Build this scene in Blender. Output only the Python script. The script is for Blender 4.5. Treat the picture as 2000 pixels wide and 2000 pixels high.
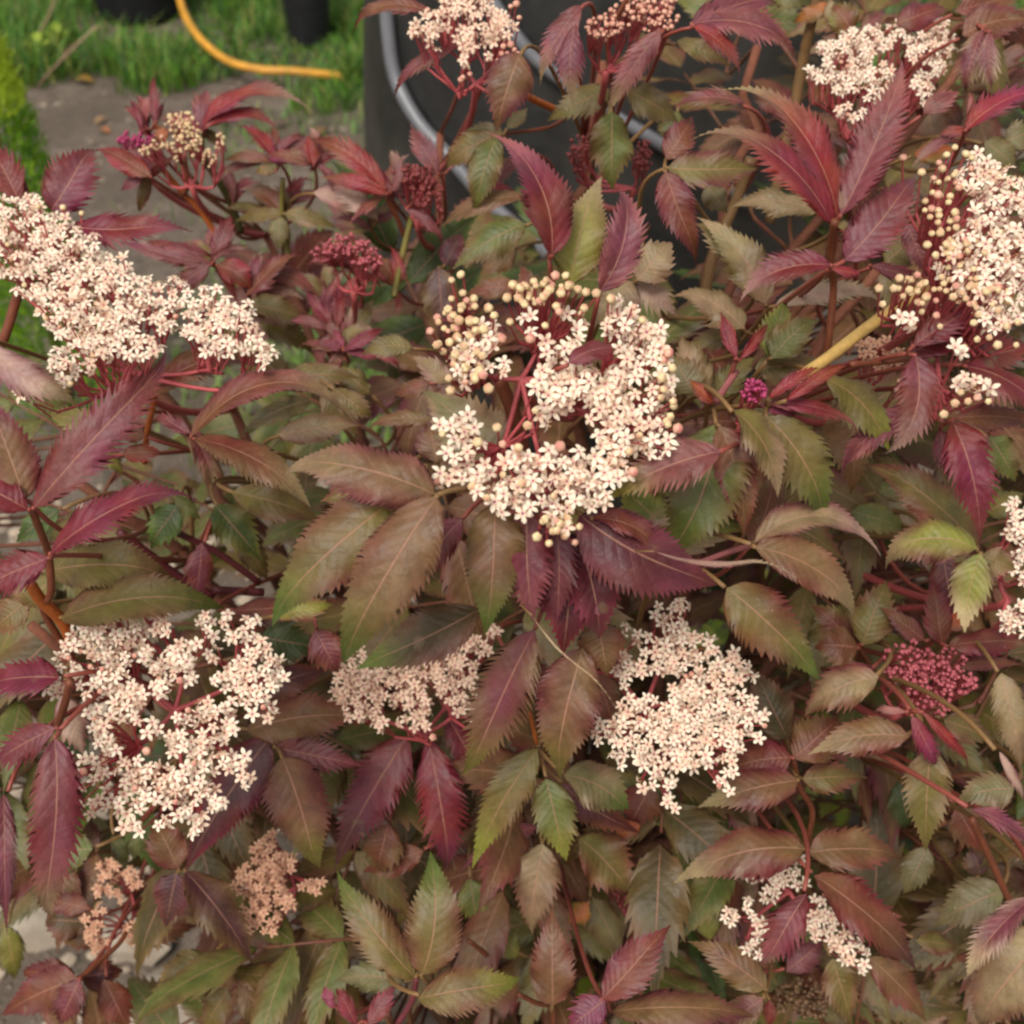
import bpy, math, random
import numpy as np
from mathutils import Vector, Matrix
from mathutils.bvhtree import BVHTree

random.seed(7)
rng = np.random.default_rng(7)
sc = bpy.context.scene
col = sc.collection
for o in list(bpy.data.objects):
    bpy.data.objects.remove(o)

# ------------------------------------------------------------------ camera
CAM_H, PITCH, FOV = 1.2, math.radians(40), math.radians(45)
FPX = 1000 / math.tan(FOV / 2)          # focal length in photo pixels (2000 px frame)
cam_d = bpy.data.cameras.new('camera')
cam = bpy.data.objects.new('camera', cam_d)
col.objects.link(cam)
cam.location = (0, 0, CAM_H)
cam.rotation_euler = (math.pi / 2 - PITCH, 0, 0)
cam_d.sensor_width = 36
cam_d.lens = 18 / math.tan(FOV / 2)
cam_d.clip_start, cam_d.clip_end = 0.01, 500
cam_d.dof.use_dof = True
cam_d.dof.focus_distance = 0.47
cam_d.dof.aperture_fstop = 15
sc.camera = cam

# ------------------------------------------------------------------ light
SUN_EL, SUN_AZ = math.radians(58), math.radians(205)   # azimuth clockwise from +Y
w = bpy.data.worlds.new('World')
sc.world = w
w.use_nodes = True
nt = w.node_tree
bg = nt.nodes['Background']
sky = nt.nodes.new('ShaderNodeTexSky')
sky.sky_type = 'NISHITA'
sky.sun_disc = False
sky.sun_elevation = SUN_EL
sky.sun_rotation = SUN_AZ
sky.dust_density = 4.0
sky.ozone_density = 0.5
hs = nt.nodes.new('ShaderNodeHueSaturation')            # an overcast, nearly grey sky
hs.inputs['Saturation'].default_value = 0.10
nt.links.new(sky.outputs[0], hs.inputs['Color'])
nt.links.new(hs.outputs[0], bg.inputs[0])
bg.inputs[1].default_value = 0.10
sun_d = bpy.data.lights.new('sun', 'SUN')
sun_d.energy = 1.5
sun_d.angle = math.radians(22)
sun_d.color = (1.0, 0.94, 0.84)
sun = bpy.data.objects.new('sun', sun_d)
col.objects.link(sun)
sdir = Vector((math.sin(SUN_AZ) * math.cos(SUN_EL), math.cos(SUN_AZ) * math.cos(SUN_EL), math.sin(SUN_EL)))
sun.rotation_euler = sdir.to_track_quat('Z', 'Y').to_euler()

sc.view_settings.view_transform = 'Standard'
sc.view_settings.look = 'None'
sc.view_settings.gamma = 1
sc.view_settings.exposure = 0.64
sc.render.engine = 'CYCLES'
sc.cycles.max_bounces = 8
sc.cycles.diffuse_bounces = 4
sc.cycles.transmission_bounces = 4
sc.cycles.use_denoising = True
sc.cycles.filter_width = 2.4

# ------------------------------------------------------------------ helpers
FWD = np.array([0, math.cos(PITCH), -math.sin(PITCH)])
UPV = np.array([0, math.sin(PITCH), math.cos(PITCH)])
RGT = np.array([1.0, 0, 0])
CAMP = np.array([0, 0, CAM_H])
TILE = {1: (0, 0), 2: (650, 0), 3: (1300, 0), 4: (0, 650), 5: (650, 650), 6: (1300, 650),
        7: (0, 1300), 8: (650, 1300), 9: (1300, 1300), 0: (0, 0)}
TS = 700 / 1932.0


def px(tile, x, y):
    s = 1.0 if tile == 0 else TS
    return TILE[tile][0] + x * s, TILE[tile][1] + y * s


def at(u, v, z):
    """world point seen at photo pixel (u, v) at depth z"""
    return CAMP + z * (FWD + RGT * (u - 1000) / FPX - UPV * (v - 1000) / FPX)


def on_ground(u, v, h=0.0):
    d = FWD + RGT * (u - 1000) / FPX - UPV * (v - 1000) / FPX
    return CAMP + d * ((h - CAM_H) / d[2])


def nrm(a):
    a = np.asarray(a, float)
    return a / (np.linalg.norm(a) + 1e-12)


def lin(r, g, b):
    f = lambda c: (c / 255) / 12.92 if c / 255 < .04045 else ((c / 255 + .055) / 1.055) ** 2.4
    return np.array([f(r), f(g), f(b)])


def build(name, verts, faces, material, parent=None, cols=None, luv=None, smooth=True):
    me = bpy.data.meshes.new(name)
    verts = np.asarray(verts, np.float32)
    me.from_pydata(verts.tolist(), [], faces if isinstance(faces, list) else faces.tolist())
    if cols is not None:
        a = me.attributes.new('col', 'FLOAT_COLOR', 'POINT')
        c = np.ones((len(verts), 4), np.float32)
        c[:, :3] = cols
        a.data.foreach_set('color', c.ravel())
    if luv is not None:
        a = me.attributes.new('luv', 'FLOAT_VECTOR', 'POINT')
        a.data.foreach_set('vector', np.asarray(luv, np.float32).ravel())
    if smooth:
        me.polygons.foreach_set('use_smooth', np.ones(len(me.polygons), bool))
    if material is not None:
        me.materials.append(material)
    o = bpy.data.objects.new(name, me)
    col.objects.link(o)
    if parent is not None:
        o.parent = parent
    return o


def tag(o, label=None, cat=None, group=None, kind=None):
    if label: o['label'] = label
    if cat: o['category'] = cat
    if group: o['group'] = group
    if kind: o['kind'] = kind
    return o


def empty(name, loc):
    o = bpy.data.objects.new(name, None)
    o.empty_display_size = .05
    o.location = tuple(loc)
    col.objects.link(o)
    return o


class Geo:
    """collects pieces that end up as one mesh"""
    def __init__(s):
        s.v, s.f, s.c, s.l, s.n = [], [], [], [], 0

    def add(s, v, f, c=None, l=None):
        v = np.asarray(v, float)
        s.v.append(v)
        s.f.extend([tuple(i + s.n for i in q) for q in f])
        s.c.append(np.broadcast_to(np.asarray(c if c is not None else (.5, .5, .5), float), (len(v), 3)))
        s.l.append(np.asarray(l, float) if l is not None else np.zeros((len(v), 3)))
        s.n += len(v)

    def build(s, name, material, parent=None, origin=None, smooth=True):
        V = np.concatenate(s.v)
        if origin is not None:
            V = V - np.asarray(origin)
        o = build(name, V, s.f, material, parent, np.concatenate(s.c), np.concatenate(s.l), smooth)
        return o


def bez(p0, p1, p2, p3, n):
    t = np.linspace(0, 1, n)[:, None]
    return (1 - t) ** 3 * p0 + 3 * (1 - t) ** 2 * t * p1 + 3 * (1 - t) * t * t * p2 + t ** 3 * p3


def catmull(P, n):
    P = np.asarray(P, float)
    P = np.vstack([2 * P[0] - P[1], P, 2 * P[-1] - P[-2]])
    out = []
    for i in range(1, len(P) - 2):
        for t in np.linspace(0, 1, n, endpoint=False):
            a, b, c, d = P[i - 1], P[i], P[i + 1], P[i + 2]
            out.append(.5 * (2 * b + (c - a) * t + (2 * a - 5 * b + 4 * c - d) * t * t + (3 * b - a - 3 * c + d) * t ** 3))
    out.append(P[-2])
    return np.array(out)


def tube(P, r0, r1=None, sides=6, cap=True, bump=0.0):
    P = np.asarray(P, float)
    n = len(P)
    r = np.linspace(r0, r1 if r1 is not None else r0, n)
    T = np.gradient(P, axis=0)
    T /= np.linalg.norm(T, axis=1)[:, None] + 1e-12
    a = np.array([0.3, 0.2, 1.0]) if abs(T[0][2]) < .9 else np.array([1.0, .2, 0])
    V, prev = [], None
    ang = np.linspace(0, 2 * math.pi, sides, endpoint=False)
    for i in range(n):
        if prev is None:
            x = nrm(np.cross(T[i], a))
        else:
            x = nrm(prev - T[i] * np.dot(prev, T[i]))
        prev = x
        y = np.cross(T[i], x)
        rr = r[i] * (1 + bump * (rng.random() - .5))
        V.append(P[i] + rr * (np.cos(ang)[:, None] * x + np.sin(ang)[:, None] * y))
    V = np.concatenate(V)
    F = []
    for i in range(n - 1):
        for k in range(sides):
            k2 = (k + 1) % sides
            F.append((i * sides + k, i * sides + k2, (i + 1) * sides + k2, (i + 1) * sides + k))
    if cap:
        F.append(tuple(range(sides))[::-1])
        F.append(tuple((n - 1) * sides + k for k in range(sides)))
    return V, F


# ------------------------------------------------------------------ materials
def mat(name):
    m = bpy.data.materials.new(name)
    m.use_nodes = True
    n = m.node_tree
    for x in list(n.nodes):
        n.nodes.remove(x)
    return m, n, n.nodes.new('ShaderNodeOutputMaterial')


class N:
    """small node helper"""
    def __init__(s, tree):
        s.t = tree

    def new(s, kind, **kw):
        n = s.t.nodes.new('ShaderNode' + kind)
        for k, v in kw.items():
            setattr(n, k, v)
        return n

    def math(s, op, a, b=None, c=None, clamp=False):
        n = s.t.nodes.new('ShaderNodeMath')
        n.operation = op
        n.use_clamp = clamp
        for i, x in enumerate((a, b, c)):
            if x is None: continue
            if isinstance(x, (int, float)): n.inputs[i].default_value = x
            else: s.t.links.new(x, n.inputs[i])
        return n.outputs[0]

    def mix(s, f, a, b, mode='MIX'):
        n = s.t.nodes.new('ShaderNodeMix')
        n.data_type = 'RGBA'
        n.blend_type = mode
        for i, x in ((0, f), (6, a), (7, b)):
            if isinstance(x, (int, float)): n.inputs[i].default_value = x
            elif isinstance(x, (tuple, list, np.ndarray)): n.inputs[i].default_value = (*[float(q) for q in x[:3]], 1)
            else: s.t.links.new(x, n.inputs[i])
        return n.outputs[2]

    def smooth(s, x, lo, hi, a=0.0, b=1.0):
        n = s.t.nodes.new('ShaderNodeMapRange')
        n.interpolation_type = 'SMOOTHSTEP'
        s.t.links.new(x, n.inputs[0])
        n.inputs[1].default_value, n.inputs[2].default_value = lo, hi
        n.inputs[3].default_value, n.inputs[4].default_value = a, b
        return n.outputs[0]

    def noise(s, vec, scale, detail=3, rough=.55):
        n = s.t.nodes.new('ShaderNodeTexNoise')
        n.inputs['Scale'].default_value = scale
        n.inputs['Detail'].default_value = detail
        n.inputs['Roughness'].default_value = rough
        if vec is not None: s.t.links.new(vec, n.inputs['Vector'])
        return n.outputs['Fac']

    def link(s, a, b):
        s.t.links.new(a, b)


def principled(h, base, rough=.5, spec=.5, bump=None, bstr=.3, bdist=.001):
    p = h.new('BsdfPrincipled')
    if isinstance(base, (tuple, list, np.ndarray)):
        p.inputs['Base Color'].default_value = (*[float(x) for x in base[:3]], 1)
    else:
        h.link(base, p.inputs['Base Color'])
    if isinstance(rough, (int, float)): p.inputs['Roughness'].default_value = rough
    else: h.link(rough, p.inputs['Roughness'])
    p.inputs['Specular IOR Level'].default_value = spec
    if bump is not None:
        b = h.new('Bump')
        b.inputs['Strength'].default_value = bstr
        b.inputs['Distance'].default_value = bdist
        h.link(bump, b.inputs['Height'])
        h.link(b.outputs[0], p.inputs['Normal'])
    return p


def leaf_material():
    m, t, out = mat('elder_leaf')
    h = N(t)
    a = h.new('Attribute', attribute_name='col')
    l = h.new('Attribute', attribute_name='luv')
    sep = h.new('SeparateXYZ')
    h.link(l.outputs['Vector'], sep.inputs[0])
    x, y, rnd = sep.outputs
    ax = h.math('ABSOLUTE', x)
    geo = h.new('NewGeometry')
    pos = geo.outputs['Position']
    n1 = h.noise(pos, 130, 4, .6)
    n2 = h.noise(pos, 900, 3, .6)
    n3 = h.noise(pos, 38, 2, .5)
    # side veins sweep forward from the midrib
    ph = h.math('SUBTRACT', h.math('MULTIPLY', y, 11.0), h.math('MULTIPLY', ax, 2.1))
    ph = h.math('ADD', ph, h.math('MULTIPLY', n3, 1.1))
    tri = h.math('ABSOLUTE', h.math('SUBTRACT', h.math('FRACT', ph), .5))      # 0 at vein
    vein = h.smooth(tri, .0, .07, 1, 0)
    quilt = h.math('SQRT', tri)
    mid = h.smooth(ax, .010, .040, 1, 0)
    c = a.outputs['Color']
    hsv = h.new('HueSaturation')
    h.link(c, hsv.inputs['Color'])
    h.link(h.math('ADD', h.math('MULTIPLY', n3, .10), .45), hsv.inputs['Hue'])
    h.link(h.math('ADD', h.math('MULTIPLY', n1, 1.1), .42), hsv.inputs['Value'])
    hsv.inputs['Saturation'].default_value = 1.0
    c = hsv.outputs[0]
    c = h.mix(h.smooth(n2, .5, .75, 0, .22), c, (.012, .010, .006), 'MIX')
    n4 = h.noise(pos, 75, 2, .4)
    c = h.mix(h.smooth(n4, .70, .76, 0, .55), c, (.20, .13, .07))
    n5 = h.noise(pos, 420, 2, .5)
    c = h.mix(h.smooth(n5, .74, .80, 0, .5), c, (.34, .26, .20))
    c = h.mix(h.math('MULTIPLY', vein, .07), c, (.36, .20, .13))
    c = h.mix(h.math('MULTIPLY', mid, .6), c, (.42, .20, .13))
    # paler, duller underside
    under = h.mix(.22, c, (.30, .20, .15))
    c2 = h.mix(geo.outputs['Backfacing'], c, under)
    hgt = h.math('ADD', h.math('MULTIPLY', quilt, .8), h.math('ADD', h.math('MULTIPLY', n2, .35), h.math('MULTIPLY', n5, 1.1)))
    hgt = h.math('SUBTRACT', hgt, h.math('MULTIPLY', mid, .7))
    p = principled(h, c2, h.math('ADD', h.math('MULTIPLY', n1, .25), .38), .45, hgt, .34, .0009)
    tr = h.new('BsdfTranslucent')
    tc = h.new('HueSaturation')
    h.link(c, tc.inputs['Color'])
    tc.inputs['Saturation'].default_value = 1.25
    tc.inputs['Value'].default_value = 1.25
    h.link(tc.outputs[0], tr.inputs['Color'])
    ms = h.new('MixShader')
    ms.inputs[0].default_value = .17
    h.link(p.outputs[0], ms.inputs[1])
    h.link(tr.outputs[0], ms.inputs[2])
    h.link(ms.outputs[0], out.inputs[0])
    return m


def attr_material(name, rough=.6, transl=0.0, nscale=400, namp=.3, spec=.3, bdist=0.0):
    m, t, out = mat(name)
    h = N(t)
    a = h.new('Attribute', attribute_name='col')
    geo = h.new('NewGeometry')
    n1 = h.noise(geo.outputs['Position'], nscale, 3)
    hsv = h.new('HueSaturation')
    h.link(a.outputs['Color'], hsv.inputs['Color'])
    h.link(h.math('ADD', h.math('MULTIPLY', n1, namp * 2), 1 - namp), hsv.inputs['Value'])
    p = principled(h, hsv.outputs[0], rough, spec, n1 if bdist else None, .5, bdist or .001)
    if transl:
        tr = h.new('BsdfTranslucent')
        h.link(hsv.outputs[0], tr.inputs['Color'])
        ms = h.new('MixShader')
        ms.inputs[0].default_value = transl
        h.link(p.outputs[0], ms.inputs[1])
        h.link(tr.outputs[0], ms.inputs[2])
        h.link(ms.outputs[0], out.inputs[0])
    else:
        h.link(p.outputs[0], out.inputs[0])
    return m


def soil_material():
    m, t, out = mat('soil')
    h = N(t)
    geo = h.new('NewGeometry')
    p_ = geo.outputs['Position']
    n1 = h.noise(p_, 3.2, 5, .6)
    n2 = h.noise(p_, 28, 6, .65)
    n3 = h.noise(p_, 160, 4, .6)
    vor = h.new('TexVoronoi')
    vor.inputs['Scale'].default_value = 75
    h.link(p_, vor.inputs['Vector'])
    c = h.mix(h.smooth(n1, .35, .65), lin(92, 80, 68), lin(118, 104, 92))
    c = h.mix(h.smooth(n2, .42, .7), c, lin(82, 72, 62))
    c = h.mix(h.smooth(n2, .25, .42, .7, 0), c, lin(96, 100, 88))
    grit = h.smooth(vor.outputs['Distance'], .12, .3, 1, 0)
    sel = h.math('MULTIPLY', grit, h.smooth(n3, .5, .62))
    c = h.mix(h.math('MULTIPLY', sel, .8), c, lin(172, 156, 140))
    hgt = h.math('ADD', h.math('MULTIPLY', n2, .8), h.math('ADD', h.math('MULTIPLY', n3, .5), h.math('MULTIPLY', grit, .4)))
    p = principled(h, c, .8, .3, hgt, .8, .012)
    h.link(p.outputs[0], out.inputs[0])
    return m


def simple_material(name, base, rough, nscale=60, dark=.6, spec=.5, bdist=.0005, tint=None):
    m, t, out = mat(name)
    h = N(t)
    tc = h.new('TexCoord')
    n1 = h.noise(tc.outputs['Object'], nscale, 5, .6)
    n2 = h.noise(tc.outputs['Object'], nscale * .12, 3, .6)
    b = np.asarray(base)
    c = h.mix(h.smooth(n1, .35, .7), b, b * dark)
    if tint is not None:
        c = h.mix(h.smooth(n2, .42, .7), c, tint)
    p = principled(h, c, rough, spec, n1, .35, bdist)
    h.link(p.outputs[0], out.inputs[0])
    return m


M_LEAF = leaf_material()
M_STALK = attr_material('stalk_skin', .5, 0, 500, .22, .4, .0004)
M_PETAL = attr_material('petal', .6, .28, 700, .08, .25)
M_BUD = attr_material('bud_skin', .42, .08, 900, .12, .45)
M_BARK = attr_material('bark', .8, 0, 260, .4, .25, .0012)
M_GRASS = attr_material('grass_blade', .5, .25, 60, .25, .35)
M_WEED = attr_material('weed_leaf', .5, .25, 300, .25, .35)
M_SOIL = soil_material()

# ------------------------------------------------------------------ ground
def ground_h(x, y):
    return (0.012 * np.sin(x * 3.1 + 1) * np.sin(y * 2.3) + 0.008 * np.sin(x * 8.3) * np.sin(y * 7.1 + 2))


def make_ground():
    g = Geo()
    # fine near patch inside a wide far sheet, all one mesh
    xs = np.concatenate([[-120, -60, -25, -10, -5], np.linspace(-3, 3, 91), [5, 10, 25, 60, 120]])
    ys = np.concatenate([[-120, -60, -25, -10, -4], np.linspace(-2, 7, 121), [10, 25, 60, 120, 240]])
    X, Y = np.meshgrid(xs, ys)
    Z = ground_h(X, Y) * ((abs(X) < 3.01) & (Y > -2.01) & (Y < 7.01))
    V = np.stack([X, Y, Z], -1).reshape(-1, 3)
    nx = len(xs)
    F = [(j * nx + i, j * nx + i + 1, (j + 1) * nx + i + 1, (j + 1) * nx + i) for j in range(len(ys) - 1) for i in range(nx - 1)]
    g.add(V, F)
    o = g.build('ground', M_SOIL)
    tag(o, kind='structure')


make_ground()

# ------------------------------------------------------------------ leaf shapes
PAL = {
    'wine': (116, 34, 48), 'dwine': (84, 30, 36), 'plum': (116, 56, 66), 'dplum': (84, 50, 52), 'rust': (118, 66, 48),
    'brown': (120, 92, 62), 'olive': (114, 106, 54), 'dolive': (68, 66, 32), 'green': (92, 110, 52),
    'dgreen': (60, 78, 32), 'lime': (140, 144, 66), 'taupe': (146, 128, 102), 'pink': (156, 94, 100),
    'red': (142, 46, 46), 'gg': (118, 118, 84), 'mag': (140, 56, 80), 'orange': (170, 92, 44), 'cream': (214, 190, 164),
    'pale': (164, 136, 130), 'tan': (150, 116, 74), 'cane': (196, 164, 104),
}
PAL = {k: lin(*v) for k, v in PAL.items()}
for k in PAL:                       # deepen: the list above is read off a hazy photograph
    g_ = PAL[k].mean()
    PAL[k] = np.clip(g_ + (PAL[k] - g_) * 1.02, .004, 1) * (.82 if k not in ('cream', 'pale', 'taupe', 'cane') else .95) * np.array([1.05, 1.0, .84])


def leaf_geo(p0, pc, p1, n0, W, nteeth=15, depth=.2, fold=18, roll=0, twist=0, colA='wine', colB=None, colT=None,
             wave=.04, droop=.12, fine=True, seed=0, point=.75, curl=.06, taper=.68):
    r = np.random.default_rng(seed)
    rows = 2 * nteeth + 1
    t = np.zeros(rows)
    cuts = np.cumsum(np.concatenate([[0], 1 + .5 * (r.random(nteeth) - .5)]))
    cuts /= cuts[-1]
    t[0::2] = cuts
    t[1::2] = cuts[:-1] + (cuts[1:] - cuts[:-1]) * .68
    tt = t[:, None]
    P = (1 - tt) ** 2 * p0 + 2 * (1 - tt) * tt * pc + tt ** 2 * p1
    T = 2 * (1 - tt) * (pc - p0) + 2 * tt * (p1 - pc)
    T /= np.linalg.norm(T, axis=1)[:, None] + 1e-12
    L = np.linalg.norm(np.diff(P, axis=0), axis=1).sum()
    S = np.cross(T, n0)
    S /= np.linalg.norm(S, axis=1)[:, None] + 1e-9
    Nn = np.cross(S, T)
    ang = np.radians(roll + twist * (t - .5))[:, None]
    S, Nn = S * np.cos(ang) + Nn * np.sin(ang), Nn * np.cos(ang) - S * np.sin(ang)
    tc_ = np.clip((t - .6) / .4, 0, 1)[:, None] ** 2
    P = P - Nn * tc_ * L * curl                      # the tip rolls away
    prof = np.sin(math.pi * np.clip(t, 0, 1) ** point) ** .85 * (1 - .30 * t)
    prof = prof * (1 - taper * np.clip((t - .55) / .45, 0, 1) ** 1.1)
    prof /= prof.max()
    hw = W / 2 * prof
    fr = [0, .3, .6, .84, 1.0] if fine else [0, .5, .86, 1.0]
    f0 = math.radians(fold)
    step = L / rows
    ca = PAL[colA] if isinstance(colA, str) else np.asarray(colA)
    cb = PAL[colB] if isinstance(colB, str) else (ca if colB is None else np.asarray(colB))
    if isinstance(colA, str) and colA in ('brown', 'olive', 'green', 'taupe', 'gg', 'lime', 'dolive'):
        cb = cb * .62 + PAL['plum'] * .38 * (.7 + .6 * r.random())      # bronze flush along the margin
        ca = ca * .85 + PAL['rust'] * .15
    ct = None if colT is None else (PAL[colT] if isinstance(colT, str) else np.asarray(colT))
    phs = r.random() * 6.28
    bf = 4 + 5 * r.random()
    V, C, U = [], [], []
    odd = (np.arange(rows) % 2).astype(float)
    jit = 1 + .5 * (r.random((2, rows)) - .5)
    for side in (-1, 1):
        for k, f in enumerate(fr):
            if side == 1 and k == 0: continue
            if f == 1.0:
                ext = np.where(odd > 0, .98 + .05 * jit[(side + 1) // 2], 1 - depth * jit[(side + 1) // 2])
                fwd = np.where(odd > 0, step * (1.0 + 5.5 * depth), 0) * np.clip(prof * 1.5, .15, 1)
            else:
                ext = f * (1 - depth * .9)
                fwd = 0
            x = hw * ext
            xn = x / (W / 2)
            up = x * math.tan(f0) * (1 - .35 * xn) - droop * W * xn ** 2 + wave * W * xn ** 1.5 * np.sin(t * 15 + phs + side * 1.1)
            lat = x * math.cos(f0 * .8)
            pt = P + S * (side * lat)[:, None] + Nn * up[:, None] + T * np.broadcast_to(fwd, t.shape)[:, None]
            V.append(pt)
            fe = np.clip(ext if not isinstance(ext, float) else np.full(rows, ext), 0, 1.1)
            bl = .20 * np.sin(t * bf + phs * 2 + side * 1.7) + .12 * np.sin(t * bf * 2.3 + phs * 5 + f * 3)
            mixv = np.clip(np.clip(fe, 0, 1) ** 1.7 + bl * min(1, f * 2), 0, 1)
            c = ca * (1 - mixv[:, None]) + cb * mixv[:, None]
            if ct is not None:
                s = np.clip((t - .45) / .5, 0, 1)
                s = (s * s * (3 - 2 * s))[:, None]
                c = c * (1 - s) + ct * s
            C.append(c)
            U.append(np.stack([side * fe, t, np.full(rows, r.random())], -1))
    nc = len(fr)
    # column order: side -1: index 0..nc-1 (0 = midrib), side +1: nc .. 2nc-2
    order = [nc - 1 - i for i in range(nc)] + [nc + i for i in range(nc - 1)]
    F = []
    for a, b in zip(order[:-1], order[1:]):
        for i in range(rows - 1):
            F.append((a * rows + i, b * rows + i, b * rows + i + 1, a * rows + i + 1))
    return np.concatenate(V), F, np.concatenate(C), np.concatenate(U)


def view_normal(p, up=.5):
    return nrm((1 - up) * nrm(CAMP - p) + up * np.array([0, 0, 1.0]))


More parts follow.
